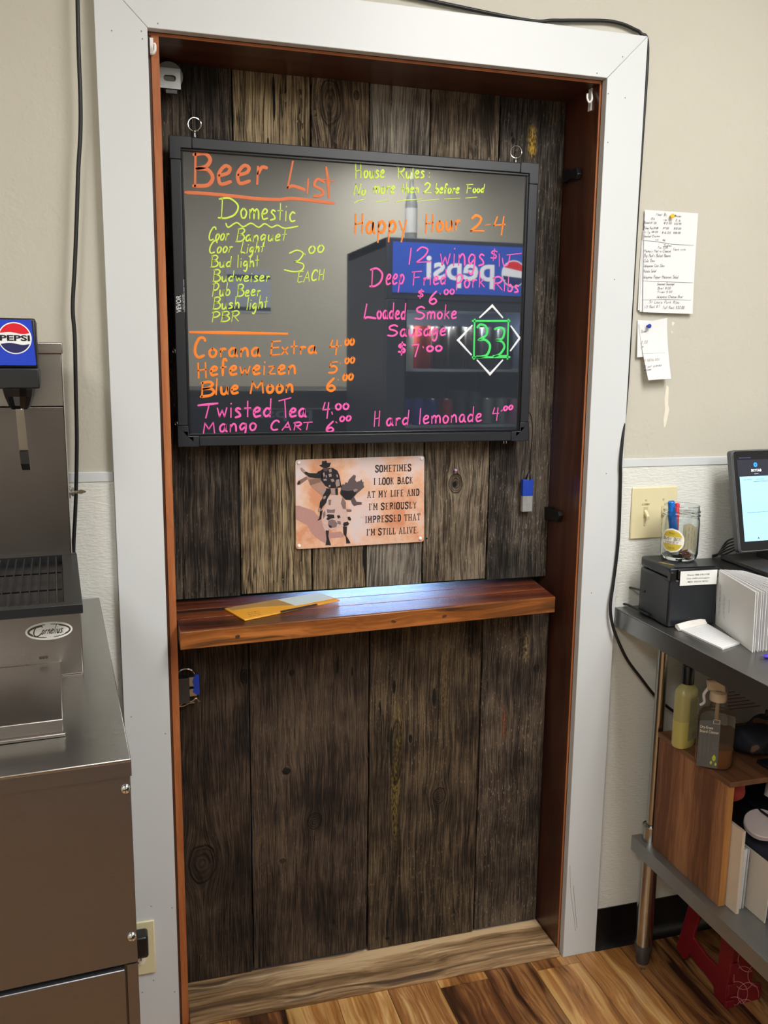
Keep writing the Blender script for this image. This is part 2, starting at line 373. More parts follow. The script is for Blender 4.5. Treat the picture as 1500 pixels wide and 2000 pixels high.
# small nail marks in the casing
NAIL = plain((120, 118, 112), 0.8)
nm = MB()
for p in [(218,60),(276,61),(278,76),(308,46),(1216,111),(1166,143),(1188,183),(1221,191),(1187,278),(393,1226) ,(295,1770),(336,1773),(300,1915),(278,1938),(341,1937),(420,1226),(1148,927),(1184,925),(1130,1147),(1155,1158),(256,1400),(323,1433),(1241,558),(1200,546)]:
    q = py_(-0.02, *p)
    if (-CT+0.004 < q.x < -0.003 or OW+0.003 < q.x < OW+CT-0.004 or q.z > OH+0.003): nm.cyl(q, q+Vector((0, -0.0004, 0)), 0.0013, n=8)
tag(obj('nail_marks', nm, NAIL, bpy.data.objects['trim_5']), kind='stuff')
sc_m = MB()
for pts_ in ([(1113, 1690), (1115, 1740), (1121, 1790), (1124, 1818)], [(1127, 1812), (1122, 1760), (1120, 1730)]):
    sc_m.tube([py_(-0.0201, *p) for p in pts_], 0.0006, 5)
obj('pencil_scratch', sc_m, plain((150, 148, 142), 0.7), bpy.data.objects['trim_6'])
# wall blemishes: bare plaster chips
chip = MB()
for poly in [[(1302,752),(1306,756),(1305,790),(1307,800),(1304,815),(1300,832),(1297,836),(1296,820),(1299,800),(1298,780),(1300,765)], [(1313,628),(1318,630),(1315,636),(1312,634)], [(1311,646),(1314,648),(1312,652)]]:
    chip.prism([py_(-0.0003, *p) for p in poly], (0, 0.0003, 0))
tag(obj('bare_plaster', chip, plain((228, 222, 205), 0.8), bpy.data.objects['wall_back']), 'bare plaster chips in the paint')
# ------------------------------------------------------------------ barn-board doors
def lerp(a, b, t): return a+(b-a)*t
up = [py_(YU, a, 200).x for a in (454, 607, 722, 842, 978)]
UZ0, UZ1 = 0.922, OH-0.0055
kn = py_(YU, 645, 200); kn2 = py_(YU, 697, 186); k3 = py_(YU, 890, 945); k4 = py_(YU, 1003, 275)
upm = [
 barn('barn_dark', (30, 26, 23), (56, 48, 42), (92, 82, 70), seed=1.1, fleck=0.6, crack=0.9),
 barn('barn_tan', (70, 58, 44), (122, 105, 80), (168, 150, 118), seed=2.3, fleck=0.3, crack=0.9, blot=0.35),
 barn('barn_knotty', (56, 45, 36), (104, 89, 70), (156, 138, 110), knots=[(kn.x, kn.z, 0.022, 0.045), (kn2.x, kn2.z, 0.006, 0.009)], seed=3.9, fleck=0.3, crack=0.7, blot=0.35),
 barn('barn_grey', (72, 66, 58), (116, 108, 97), (154, 147, 134), seed=5.2, fleck=0.25, crack=0.25, blot=0.25),
 barn('barn_brown', (54, 46, 38), (94, 82, 68), (136, 123, 104), knots=[(k3.x, k3.z, 0.016, 0.022)], seed=6.8, fleck=0.4, crack=0.6),
 barn('barn_charcoal', (34, 31, 28), (62, 56, 50), (104, 95, 84), seed=8.8, fleck=0.9, crack=0.4,
      knots=[(k4.x, k4.z, 0.004, 0.006)], streaks=[(py_(YU, 1037, 280).x, py_(YU, 1037, 312).z, py_(YU, 1037, 240).z, 0.014, (196, 156, 40), 1.0)]),
]
dU = structroot('door_1', (LJ, YU, UZ0))
rg = random.Random(4)
ex = [LJ+0.002]+up+[RJ-0.001]
for i in range(6):
    x0, x1 = ex[i]+0.0012, ex[i+1]-0.0012; z0 = UZ0+rg.uniform(-.002, .002); yy = YU+rg.uniform(0, .003)
    n = 14; L = []; R_ = []
    for j in range(n+1):
        z = lerp(z0, UZ1-0.001, j/n); w = 0.0014
        L.append((x0+(rg.uniform(0, w) if i else 0), yy, z)); R_.append((x1-(rg.uniform(0, w) if i < 5 else 0), yy, z))
    obj('plank', MB().prism(L+R_[::-1], (0, 0.022, 0)), upm[i], dU)
obj('back_batten', MB().box(LJ+0.01, RJ-0.01, YU+0.025, YU+0.045, 1.0, 1.08), plain((80, 66, 50), 0.8), dU)
obj('back_batten', MB().box(LJ+0.01, RJ-0.01, YU+0.025, YU+0.045, 1.8, 1.88), plain((80, 66, 50), 0.8), dU)
lo = [py_(YL, a, 1300).x for a in (486, 722, 941)]
def P(x, y): q = py_(YL, x, y); return q.x, q.z
def st(x, y0, y1, w, c, a): q = py_(YL, x, y1); r = py_(YL, x, y0); return (q.x, q.z, r.z, w, c, a)
YEL = (150, 128, 46)
lom = [
 barn('barn_lower_dark', (36, 28, 22), (60, 48, 38), (86, 71, 57), seed=11.5, fleck=0.3, crack=0.35, blot=0.4, knots=[(*P(478, 1322), 0.010, 0.016), (*P(395, 1690), 0.030, 0.045)]),
 barn('barn_lower_plain', (40, 31, 25), (68, 55, 44), (96, 80, 64), seed=12.6, fleck=0.3, crack=0.3, blot=0.4, knots=[(*P(570, 1315), 0.006, 0.007), (*P(560, 1507), 0.009, 0.008), (*P(552, 1683), 0.007, 0.006), (*P(615, 1605), 0.016, 0.02)]),
 barn('barn_lower_yellowed', (40, 32, 24), (70, 57, 43), (106, 90, 68), seed=14.2, fleck=0.7, crack=0.5, blot=0.4, knots=[(*P(775, 1470), 0.013, 0.075), (*P(858, 1555), 0.016, 0.02), (*P(802, 1443), 0.004, 0.010)],
      streaks=[st(775, 1350, 1680, 0.010, YEL, 0.55), st(932, 1330, 1830, 0.007, YEL, 0.55), st(868, 1230, 1420, 0.016, (140, 118, 74), 0.45)]),
 barn('barn_lower_grey', (38, 31, 26), (68, 57, 47), (104, 90, 74), seed=15.9, fleck=0.8, crack=0.3, blot=0.45, knots=[(*P(1048, 1305), 0.008, 0.008)], streaks=[st(982, 1375, 1450, 0.010, (134, 78, 46), 0.9), st(1025, 1230, 1300, 0.012, (150, 130, 90), 0.8)]),
]
dL = structroot('door_2', (LJ, YL, TZ))
ex = [LJ+0.002]+lo+[RJ-0.006]
for i in range(4):
    x0, x1 = ex[i]+0.0012, ex[i+1]-0.0012; yy = YL+rg.uniform(0, .003); n = 14; L = []; R_ = []
    for j in range(n+1):
        z = lerp(TZ+0.004+0.004*(i % 2), 0.868, j/n)
        L.append((x0+(rg.uniform(0, .0014) if i else 0), yy, z)); R_.append((x1-(rg.uniform(0, .0014) if i < 3 else 0), yy, z))
    obj('plank', MB().prism(L+R_[::-1], (0, 0.022, 0)), lom[i], dL)
obj('back_batten', MB().box(LJ+0.01, RJ-0.015, YL+0.025, YL+0.045, 0.15, 0.23), plain((80, 66, 50), 0.8), dL)
# dark knot holes and splits (near-black lenses laid on the boards, shade inside painted as colour)
HOLE_SHADE = plain((6, 5, 4), 0.95)
def lens(y, cx, cy, w, h, rot=0):
    q = py_(y-0.0006, cx, cy); sx = w*0.00098; sz = h*0.00098; pts = []
    for i in range(14):
        t = 2*math.pi*i/14; a = math.cos(t)*sx/2*abs(math.cos(t))**0.2; b = math.sin(t)*sz/2*(0.85+0.3*rg.random())
        pts.append((q.x+a*math.cos(rot)-b*math.sin(rot), q.y, q.z+a*math.sin(rot)+b*math.cos(rot)))
    return MB().prism(pts, (0, 0.0015, 0))
for h in [(479,1322,10,22,0),(770,1342,7,34,0),(848,1362,8,42,0),(743,1384,4,34,.1),(764,1460,6,96,0),(802,1443,5,18,0),(561,1506,17,11,0),(653,1800,5,14,0),(757,1808,5,40,0),(757,1833,11,8,0),(361,1847,8,8,0),(660,1300,4,42,-.05),(688,1313,3,22,0),(721,1475,5,12,0),(716,1745,5,10,0)]:
    obj('knot_hole_shade', lens(YL, *h), HOLE_SHADE, dL)
for h in [(888,946,10,14,0),(467,1000,7,120,0),(524,280,3,26,0),(535,190,5,90,.02),(712,1090,8,70,.03),(1000,262,6,8,0),(1064,240,4,5,0),(996,237,3,4,0),(1010,232,3,4,0),(834,1052,4,4,0),(980,1082,5,60,0),(384,215,4,90,0),(825,1108,4,30,0)]:
    obj('knot_hole_shade', lens(YU, *h), HOLE_SHADE, dU)
q = py_(YU-0.002, 888, 918)
solo('push_pin', MB().cyl(q, q+Vector((0, -0.006, 0)), 0.0028, n=10).ball(q+Vector((0, -0.007, 0)), 0.0036), plain((190, 150, 200), 0.3), 'tiny pale purple push pin in the barn boards right of the cowboy sign', 'push pin', smooth=True)
# ------------------------------------------------------------------ shelf
SZ = 0.912
fl_ = pz_(SZ, 346, 1236); fr_ = pz_(SZ, 1085, 1166); br_ = pz_(SZ, 1041, 1129)
fl_.x = LJ+0.002
sh = thing('counter_shelf', 'glossy reddish-brown plank ledge crossing the doorway between the two barn-board doors', 'shelf', (0.45, 0.1, SZ-0.034))
SH = [wood('shelf_plank', (58, 22, 12), (112, 50, 24), (160, 84, 40), ax=0, fs=0.75, rough=0.30, coat=1.0, seed=s, bump=0.0045, stops=(0.34, 0.5, 0.66), streak=(52, 26, 14)) for s in (0.0, 7.7, 21.0)]
SHF = wood('shelf_front', (66, 34, 12), (132, 76, 32), (176, 108, 52), ax=0, fs=0.7, rough=0.35, coat=0.3, seed=3.3, stops=(0.34, 0.5, 0.62), streak=(58, 36, 20))
bl_ = Vector((LJ+0.002, 0.17, SZ)); br_ = Vector((br_.x, 0.185, SZ))
for i, (a, b) in enumerate(((0.0, 0.37), (0.37, 0.66), (0.66, 1.0))):
    A = fl_.lerp(bl_, a+(0.004 if i else 0.03)); B = fr_.lerp(br_, a+(0.004 if i else 0.03)); C = fr_.lerp(br_, b-0.003); D = fl_.lerp(bl_, b-0.003)
    obj('shelf_board', MB().pz([A, B, C, D], SZ-0.034, SZ), SH[i], sh, bevel=0.0015)
A = fl_; B = fr_; C = fr_.lerp(br_, 0.03); D = fl_.lerp(bl_, 0.03)
o = obj('front_board', MB().pz([A, B, C, D], SZ-0.036, SZ), SHF, sh, bevel=0.0015); o['label'] = 'front edge board with orange grain and knots'
KN = plain((72, 44, 26), 0.5)
km = MB()
for p in (738, 842, 445):
    t = (p-346)/739; c = fl_.lerp(fr_, t); c.z = SZ-0.02; km.prism([(c.x+(0.006+0.0016*math.sin(3*u+p))*math.cos(u), c.y-0.0003, c.z+(0.0034+0.001*math.sin(2*u+p))*math.sin(u)) for u in [i*math.pi/5 for i in range(10)]], (0, 0.001, 0))
tag(obj('knots', km, KN, sh), kind='stuff')
# ------------------------------------------------------------------ writing: stroke letters
G = {  # width | strokes; L = straight; baseline 0, x-height 50, capitals 100
'A':'70|L0,0 38,100 66,0|L14,38 56,38', 'B':'62|L8,0 10,100|4,96 40,102 58,84 44,62 14,54|14,54 50,52 66,28 48,4 2,0', 'C':'62|62,82 50,98 26,96 6,60 6,22 26,0 58,8',
'D':'72|L12,0 14,98|2,96 40,100 72,64 62,20 30,0 0,2', 'E':'56|L10,98 6,0|L10,98 58,98|L8,52 48,54|L6,0 56,2', 'F':'56|L12,0 14,98|L2,96 58,98|L12,54 46,56',
'H':'64|L10,0 10,100|L58,0 58,100|L10,50 58,54', 'L':'54|L16,100 8,2|8,2 24,10 56,0', 'M':'84|L4,0 12,98|L12,98 40,36|L40,36 70,98|L70,98 80,0', 'N':'66|L6,0 10,98|L10,98 56,4|L56,4 62,100',
'P':'58|L10,0 12,98|2,92 36,102 60,78 42,50 12,46', 'R':'64|L10,0 12,98|2,92 40,102 60,78 42,54 14,50|L24,50 62,0', 'S':'58|56,86 36,100 12,86 16,62 44,48 56,26 36,2 2,8', 'T':'64|L0,96 66,100|L34,97 30,0',
'a':'46|38,44 20,50 4,30 10,4 28,6 38,40|38,46 38,12 48,0', 'b':'44|L8,100 6,2|6,30 24,48 42,30 34,6 6,2', 'c':'40|38,42 22,50 4,28 14,2 40,6', 'd':'46|40,36 22,48 4,26 14,2 38,14|L42,100 38,0', 'e':'42|6,26 30,32 36,46 20,52 4,30 12,2 42,8',
'f':'36|34,84 24,96 14,80 14,0|L2,46 32,50', 'g':'46|40,42 20,50 4,30 14,8 38,30|40,46 38,-10 24,-38 6,-28', 'h':'46|L8,100 6,0|6,24 24,48 38,38 42,0', 'i':'16|L8,48 8,0|L9,70 10,73', 'k':'44|L8,98 6,0|L38,50 8,22|L16,28 42,0',
'l':'14|L8,100 6,0', 'm':'68|L4,46 6,0|6,30 20,50 32,40 34,0|34,30 48,50 62,38 64,0', 'n':'46|L6,46 6,0|6,28 24,50 38,38 42,0', 'o':'42|20,50 4,30 12,2 32,4 40,32 20,50', 'p':'44|L8,48 4,-40|6,26 22,50 42,32 30,4 8,6', 'q':'46|38,42 20,50 4,28 14,4 36,24|L40,46 38,-40',
'r':'34|L6,48 8,0|8,28 18,46 34,44', 's':'36|34,44 18,50 8,38 26,24 32,8 4,0', 't':'32|L16,88 16,4|L0,50 32,52', 'u':'46|4,48 8,8 24,0 38,20 40,48|L40,46 44,0', 'v':'40|L2,48 18,0|L18,0 38,48', 'w':'60|L2,48 14,2|L14,2 30,38|L30,38 44,2|L44,2 58,50', 'x':'40|L4,48 36,0|L36,48 4,0',
'y':'44|L4,48 22,8|L42,50 16,-42', 'z':'42|L4,46 36,48|L36,48 4,2|L4,2 42,2',
'0':'48|24,100 4,60 12,4 36,4 46,60 24,100', '1':'20|L10,100 8,0', '2':'58|6,78 24,100 46,84 36,46 4,4|L4,4 60,6', '3':'56|6,88 32,100 50,80 36,58 22,54|22,54 54,44 50,12 24,-4 0,6', '4':'54|L18,98 6,46|L6,46 54,50|L46,98 42,-14', '5':'52|L14,98 8,56|L14,98 52,98|8,56 36,60 50,34 36,4 2,4', '6':'50|40,100 10,52 6,14 28,-2 46,18 30,42 10,28', '7':'50|L2,96 48,98|L48,98 24,0', '8':'48|24,52 6,76 24,98 42,76 6,22 24,0 44,24 24,52', '9':'48|42,70 22,100 6,72 22,52 42,72|L42,72 34,0',
'$':'50|48,76 26,86 10,66 40,42 36,18 4,22|L30,104 22,-6', '.':'14|L6,2 8,6', ':':'16|L8,8 9,12|L9,44 10,48', '-':'44|L4,44 40,46', ' ':'34|', '/':'40|L4,-6 38,104', '#':'50|L16,0 22,96|L36,0 42,96|L4,34 48,36|L6,66 50,68', "'":'12|L6,96 5,80', 'O':'64|32,100 6,60 14,6 44,0 62,50 32,100', 'I':'22|L10,98 10,0', 'W':'84|L2,98 20,0|L20,0 40,70|L40,70 58,0|L58,0 82,98', 'K':'60|L10,98 8,0|L54,98 10,44|L22,54 60,0', 'Y':'56|L4,98 28,50|L54,98 22,0','G':'66|60,84 34,100 6,60 14,8 44,0 60,34|L36,40 64,40', 'U':'60|6,98 8,20 30,0 52,20 54,98', 'V':'60|L2,98 30,0|L30,0 58,98', 'X':'56|L4,98 54,0|L54,98 4,0', 'j':'20|10,48 10,-20 -4,-36', 'Q':'64|32,100 6,60 14,6 44,0 62,50 32,100|L40,20 64,-8', 'J':'50|44,98 44,20 24,0 6,16', 'Z':'56|L4,96 52,98|L52,98 4,2|L4,2 54,2'}
def glyph(ch):
    w, *ss = G.get(ch, '34|').split('|'); out = []
    for s in ss:
        if not s: continue
        st_ = s[0] == 'L'; pts = [tuple(float(v) for v in p.split(',')) for p in s.lstrip('L').split()]
        out.append((st_, pts))
    return float(w), out
def ribbon(m, pts, w, nrm, th=0.0005, closed=False):
    """flat stroke of width w (metres) along 3-D points, standing th proud along nrm"""
    nrm = Vector(nrm); P = [Vector(p) for p in pts]; Q = [P[0]]
    for p in P[1:]:
        if (p-Q[-1]).length > 1e-5: Q.append(p)
    P = Q
    if len(P) < 2: return
    vs = []; n = len(P)
    ds = (P[1]-P[0]).normalized(); de = (P[-1]-P[-2]).normalized()
    P[0] = P[0]-ds*w*0.25; P[-1] = P[-1]+de*w*0.25
    for i, p in enumerate(P):
        a = (p-P[i-1]).normalized() if i else (P[1]-p).normalized(); b = (P[i+1]-p).normalized() if i < n-1 else a
        d = (a+b)
        d = d.normalized() if d.length > 0.2 else b
        s = nrm.cross(d).normalized(); k = w/2/max(0.6, abs(nrm.cross(b).normalized().dot(s)))
        if i in (0, n-1): k *= 0.62
        vs += [p-s*k, p+s*k, p-s*k*0.7+nrm*th, p+s*k*0.7+nrm*th]
    fs = []
    for i in range(n-1):
        a = 4*i; b = a+4
        fs += [(a+2, a+3, b+3, b+2), (a, a+2, b+2, b), (a+3, a+1, b+1, b+3)]
    fs += [(0, 1, 3, 2), (4*n-4, 4*n-2, 4*n-1, 4*n-3)]
    m.add(vs, fs)
def write(m, text, A, B, cap, up, w, nrm, slant=0.12, jit=0.0, rnd=random.Random(3), th=0.0005):
    """text between the 3-D baseline points A and B, capital height cap along up"""
    A = Vector(A); B = Vector(B); gl = [glyph(c) for c in text]; gap = 15
    tot = sum(g_[0] for g_ in gl)+gap*(len(gl)-1); d = (B-A); L = d.length; d = d.normalized(); k = L/tot; ky = cap/100; up = Vector(up); x = 0
    for wd, ss in gl:
        jy = rnd.uniform(-1, 1)*jit; js = 1+rnd.uniform(-1, 1)*jit*0.015
        for st_, pts in ss:
            pp = [A+d*((x+px)*k)+(up+d*slant)*((py*js+jy)*ky) for px, py in pts]
            ribbon(m, pp if st_ or len(pp) < 3 else catmull(pp, 5), w, nrm, th)
        x += wd+gap
def text_mesh(m, text, A, B, cap, up, nrm, bold=0.0, th=0.0004):
    """printed text set in the built-in font, fitted between baseline points A and B"""
    cu = bpy.data.curves.new('t', 'FONT'); cu.body = text; cu.size = 1; cu.offset = bold; cu.fill_mode = 'FRONT'; cu.resolution_u = 3
    o = bpy.data.objects.new('t', cu); COL.objects.link(o); dg = bpy.context.evaluated_depsgraph_get(); me = o.evaluated_get(dg).to_mesh()
    if len(me.vertices):
        xs = [v.co.x for v in me.vertices]; ys = [v.co.y for v in me.vertices if True]; x0, x1 = min(xs), max(xs)
        A = Vector(A); d = (Vector(B)-A); k = d.length/(x1-x0); d = d.normalized(); ky = cap/0.72; up = Vector(up); nrm = Vector(nrm)
        m.add([A+d*((v.co.x-x0)*k)+up*(v.co.y*ky)+nrm*th for v in me.vertices], [tuple(p.vertices) for p in me.polygons])
    o.evaluated_get(dg).to_mesh_clear(); bpy.data.objects.remove(o); bpy.data.curves.remove(cu)
# ------------------------------------------------------------------ glossy menu board
BF = 0.098                                    # writing surface
def bp(x, y, off=0.0): return py_(BF-off, x, y)
c = [bp(328, 262, .008), bp(1053, 322, .008), bp(1031, 858, .008), bp(351, 875, .008)]
bx0 = (c[0].x+c[3].x)/2; bx1 = (c[1].x+c[2].x)/2; bz0 = (c[2].z+c[3].z)/2; bz1 = (c[0].z+c[1].z)/2
brd = thing('menu_board', 'black-framed glossy board with a neon handwritten beer list hanging on the barn boards', 'menu board', ((bx0+bx1)/2, BF+0.02, bz0))
FR = plain((34, 37, 43), 0.38, var=0.04, scale=8)
fw = 0.021
g = NG('gloss_acrylic'); nn = g.noise(g.pos(), 3.0, 2)
g.set(Base_Color=lin((50, 55, 63)), Roughness=0.02, IOR=3.1, Specular_IOR_Level=0.5); g.bump(nn, 0.00005, 0.4)
ACR = g.m
obj('writing_surface', MB().box(bx0+fw, bx1-fw, BF, BF+0.012, bz0+fw, bz1-fw), ACR, brd)
obj('back_plate', MB().box(bx0+0.003, bx1-0.003, BF+0.012, BF+0.024, bz0+0.003, bz1-0.003), BLACKP, brd)
yo = BF-0.008; cc = 0.042
def rail(x0, x1, z0, z1): return MB().box(x0, x1, yo, BF+0.018, z0, z1)
for r in (rail(bx0+cc, bx1-cc, bz1-fw, bz1), rail(bx0+cc, bx1-cc, bz0, bz0+fw), rail(bx0, bx0+fw, bz0+cc, bz1-cc), rail(bx1-fw, bx1, bz0+cc, bz1-cc)):
    obj('frame_rail', r, FR, brd, bevel=0.0018)
ax_, bx_, az_, bz_ = bx0+fw, bx1-fw, bz0+fw, bz1-fw
for r in (MB().box(ax_, bx_, yo+0.003, BF+0.001, bz_-0.0045, bz_), MB().box(ax_, bx_, yo+0.003, BF+0.001, az_, az_+0.0045), MB().box(ax_, ax_+0.0045, yo+0.003, BF+0.001, az_+.0045, bz_-.0045), MB().box(bx_-0.0045, bx_, yo+0.003, BF+0.001, az_+.0045, bz_-.0045)):
    obj('inner_lip', r, plain((20, 22, 26), 0.25), brd, bevel=0.0008)
for sx, x in ((1, bx0), (-1, bx1)):
    for sz, z in ((1, bz0), (-1, bz1)):
        q = [(x-sx*.0008, z-sz*.0008), (x+sx*cc, z-sz*.0008), (x+sx*cc, z+sz*fw), (x+sx*fw, z+sz*fw), (x+sx*fw, z+sz*cc), (x-sx*.0008, z+sz*cc)]
        obj('corner_cap', MB().prism([(a, yo-0.0006, b) for a, b in q], (0, 0.027, 0)), FR, brd, bevel=0.001)
for px, py in ((380, 243), (1008, 297)):
    q = bp(px, py, -0.006); zt = bz1
    o = obj('hanging_ring', MB().torus(q, 0.0125, 0.0013, (0.25, 1, 0)).cyl((q.x, q.y, zt), (q.x, q.y, q.z-0.0115), 0.0016).cyl((q.x, q.y, zt), (q.x, q.y, zt+0.003), 0.006, 0.003).ball((q.x, q.y, q.z-0.013), 0.0032), CHROME, brd, smooth=True); o['label'] = 'small chrome hanging ring'
for px, py in ((334, 686), (347, 866-38)):
    q = PX(0, bx0, px, py); obj('side_eyelet', MB().torus((bx0-0.002, BF+0.006, q.z), 0.0045, 0.0010, (1, 0.5, 0), 16, 6), CHROME, brd, smooth=True)
for px, py in ((984, 860), (989, 860), (955, 313), (976, 313)):
    q = bp(px, py); z = bz0-0.003 if py > 800 else bz1+0.003
    obj('clip_pin', MB().cyl((q.x, BF, z-0.004), (q.x, BF, z+0.004), 0.0011, n=8), CHROME, brd)
NB = (0, -1, 0)
# maker's mark on the left rail, reading upwards
m = MB(); q0 = bp(354, 611, .0085); q1 = bp(353, 577, .0085)
text_mesh(m, 'VEVOR', (q0.x, q0.y, q0.z), (q0.x, q0.y, q1.z), 0.0095, (-1, 0, 0), NB, 0.02)
for i, dx in enumerate((358.5, 361.5)):
    a = bp(dx, 610 if i else 604, .0085); b = bp(dx, 546 if i else 575, .0085); 
    text_mesh(m, 'TOUGH EQUIPMENT AND TOOLS' if i else 'pro grade', (a.x-.003*0, a.y, a.z), (a.x, a.y, b.z), 0.0022, (-1, 0, 0), NB, 0.0)
o = obj('maker_mark', m, plain((225, 228, 230), 0.5), brd)
PXM = (bp(700, 500)-bp(700, 600)).length/100
def mk(rgb, e=0.0):
    g = NG('marker_ink'); v = g.noise(g.pos(), 160, 3); c = lin(rgb)
    col = g.mix(v, tuple(a*0.88 for a in c), c)
    g.set(Base_Color=col, Roughness=0.65); return g.m
ORA, ORD, GRN, PNK, WHI, LGR = mk((255, 140, 40)), mk((226, 120, 72)), mk((216, 246, 92)), mk((255, 100, 190)), mk((240, 244, 250)), mk((70, 226, 110))
def WR(m, text, a, b, cap, w, slant=0.1, jit=3.0):
    write(m, text, bp(*a, 0.0003), bp(*b, 0.0003), cap*PXM, (0, 0, 1), w*PXM*1.13, NB, slant, jit)
def RB(m, pts, w, smooth=False):
    p = [bp(*q, 0.0003) for q in pts]; ribbon(m, catmull(p, 5) if smooth else p, w*PXM, NB)
def lines(name, mat, label, items):
    m = MB()
    for it in items+[None]:
        if it is None or isinstance(it, str):
            if m.v: obj(name, m, mat, brd)['label'] = label; m = MB()
            label = it
        elif isinstance(it[0], str): WR(m, *it)
        else: RB(m, *it)
lines('lettering', ORD, 'faded orange heading reading Beer List', [
    ('B', (376, 363), (413, 365), 58, 6.5, .02, 0), ('eer', (423, 361), (519, 358), 64, 6, .1, 1), ('L', (556, 367), (594, 371), 50, 5.5, .1, 0), ([(602, 350), (600, 378)], 6), ([(633, 356), (620, 350), (614, 362), (630, 372), (628, 382), (612, 383)], 5.5, True), ([(637, 327), (641, 355), (642, 386)], 6.5), ([(627, 350), (653, 354)], 4),
    'orange underline', ([(362, 376), (400, 378), (455, 383), (500, 388), (545, 390), (575, 388), (652, 397)], 6.5, True)])
lines('lettering', GRN, 'yellow-green heading Domestic', [
    ('D', (426, 426), (464, 426), 36, 3.2, .05, 0), ('omestic', (469, 426), (576, 433), 37, 3, .05, 2), 'yellow-green wavy underline', ([(441, 436), (446, 444), (462, 435), (475, 443), (490, 436), (505, 444), (517, 437), (530, 444), (542, 440), (556, 446), (582, 442)], 3, True),
    'yellow-green line reading Coor Banquet', ('Coor', (406, 470), (445, 469), 24, 2.6, .25), ('Banquet', (460, 472), (557, 470), 23, 2.6, .2), 'yellow-green line reading Coor Light', ('Coor', (407, 495), (452, 493), 22, 2.6, .25), ('Light', (468, 496), (514, 492), 21, 2.6, .2),
    'yellow-green line reading Bud light', ('Bud', (411, 522), (451, 521), 20, 2.6, .1), ('light', (463, 522), (505, 521), 22, 2.6, .05), 'yellow-green line reading Budweiser', ('Budweiser', (415, 550), (526, 550), 21, 2.6, .1), 'yellow-green line reading Pub Beer', ('Pub', (413, 579), (448, 578), 24, 2.6, .15), ('Beer', (462, 579), (508, 578), 22, 2.6, .1),
    'yellow-green line reading Bush light', ('Bush', (415, 604), (467, 602), 22, 2.6, .12), ('light', (481, 605), (521, 601), 23, 2.6, .15), 'yellow-green line reading PBR', ('PBR', (412, 629), (466, 627), 19, 2.6, .15),
    'yellow-green price 3.00', ([(565, 495), (580, 489), (592, 495), (584, 508), (575, 511)], 3, True), ([(575, 511), (592, 516), (590, 527), (575, 531), (555, 527)], 3, True), ([(595, 495), (596, 498)], 3), ('00', (602, 495), (632, 492), 14, 2.8, .1, 1), 'yellow-green word EACH', ('EACH', (580, 552), (632, 546), 20, 2.8, .12)])
lines('lettering', ORA, 'orange dividing line', [
    ([(371, 649), (440, 650), (561, 652)], 7), 'orange line reading Corana Extra 4.00', ('C', (379, 699), (400, 697), 37, 5, .05, 0), ('orana', (407, 697), (507, 696), 32, 4.6, .05, 1), ('E', (527, 694), (546, 693), 27, 5, .05, 0), ('xtra', (549, 692), (617, 690), 28, 4.6, .05, 1), ('4', (642, 689), (660, 689), 25, 5, .05, 0), ('.', (664, 675), (667, 675), 8, 4, 0, 0), ('00', (673, 674), (691, 673), 12, 4, .1, 0),
    'orange line reading Hefeweizen 5.00', ('H', (385, 738), (404, 737), 28, 5, -.02, 0), ('efeweizen', (410, 734), (577, 730), 33, 4.6, .05, 1), ('5', (641, 729), (658, 728), 22, 4, .05, 0), ('.', (663, 710), (666, 710), 8, 3.5, 0, 0), ('00', (673, 710), (692, 708), 11, 3.6, .1, 0),
    'orange line reading Blue Moon 6.00', ('B', (391, 775), (416, 773), 27, 5, .05, 0), ('lue', (420, 770), (465, 769), 30, 4.6, .05, 1), ('M', (488, 768), (515, 767), 23, 5, .08, 0), ('oon', (520, 767), (572, 766), 30, 4.8, .05, 1), ('6', (637, 763), (655, 763), 25, 4.5, .05, 0), ('.', (659, 742), (662, 742), 8, 3.5, 0, 0), ('00', (669, 743), (689, 741), 12, 4, .1, 0)])
lines('lettering', PNK, 'pink line reading Twisted Tea 4.00', [
    ([(387, 792), (405, 790), (425, 788)], 5.5), ([(408, 792), (402, 816)], 4.5), ('wis', (424, 815), (470, 815), 37, 4, .02, 1), ('ted', (478, 815), (530, 814), 36, 4, .02, 1), ([(545, 783), (568, 777)], 4), ([(556, 781), (558, 815)], 4), ('ea', (565, 814), (597, 814), 33, 4, .05, 1), ('4', (628, 813), (642, 813), 28, 4, .08, 0), ([(648, 805), (649, 809)], 4), ('00', (655, 800), (681, 799), 12, 3.6, 0, 0),
    'pink line reading Mango Cart 6.00', ('M', (396, 847), (420, 845), 21, 3.6, .05, 0), ('ango', (428, 844), (500, 840), 30, 3.4, .05, 1), ('C', (528, 840), (543, 840), 19, 3.4, .15, 0), ('ART', (551, 840), (607, 839), 15, 3.4, .15, 0), ('6', (636, 844), (652, 843), 21, 3.6, .1, 0), ([(656, 824), (658, 826)], 3.4), ('00', (663, 823), (685, 821), 10, 3.4, .1, 0)])
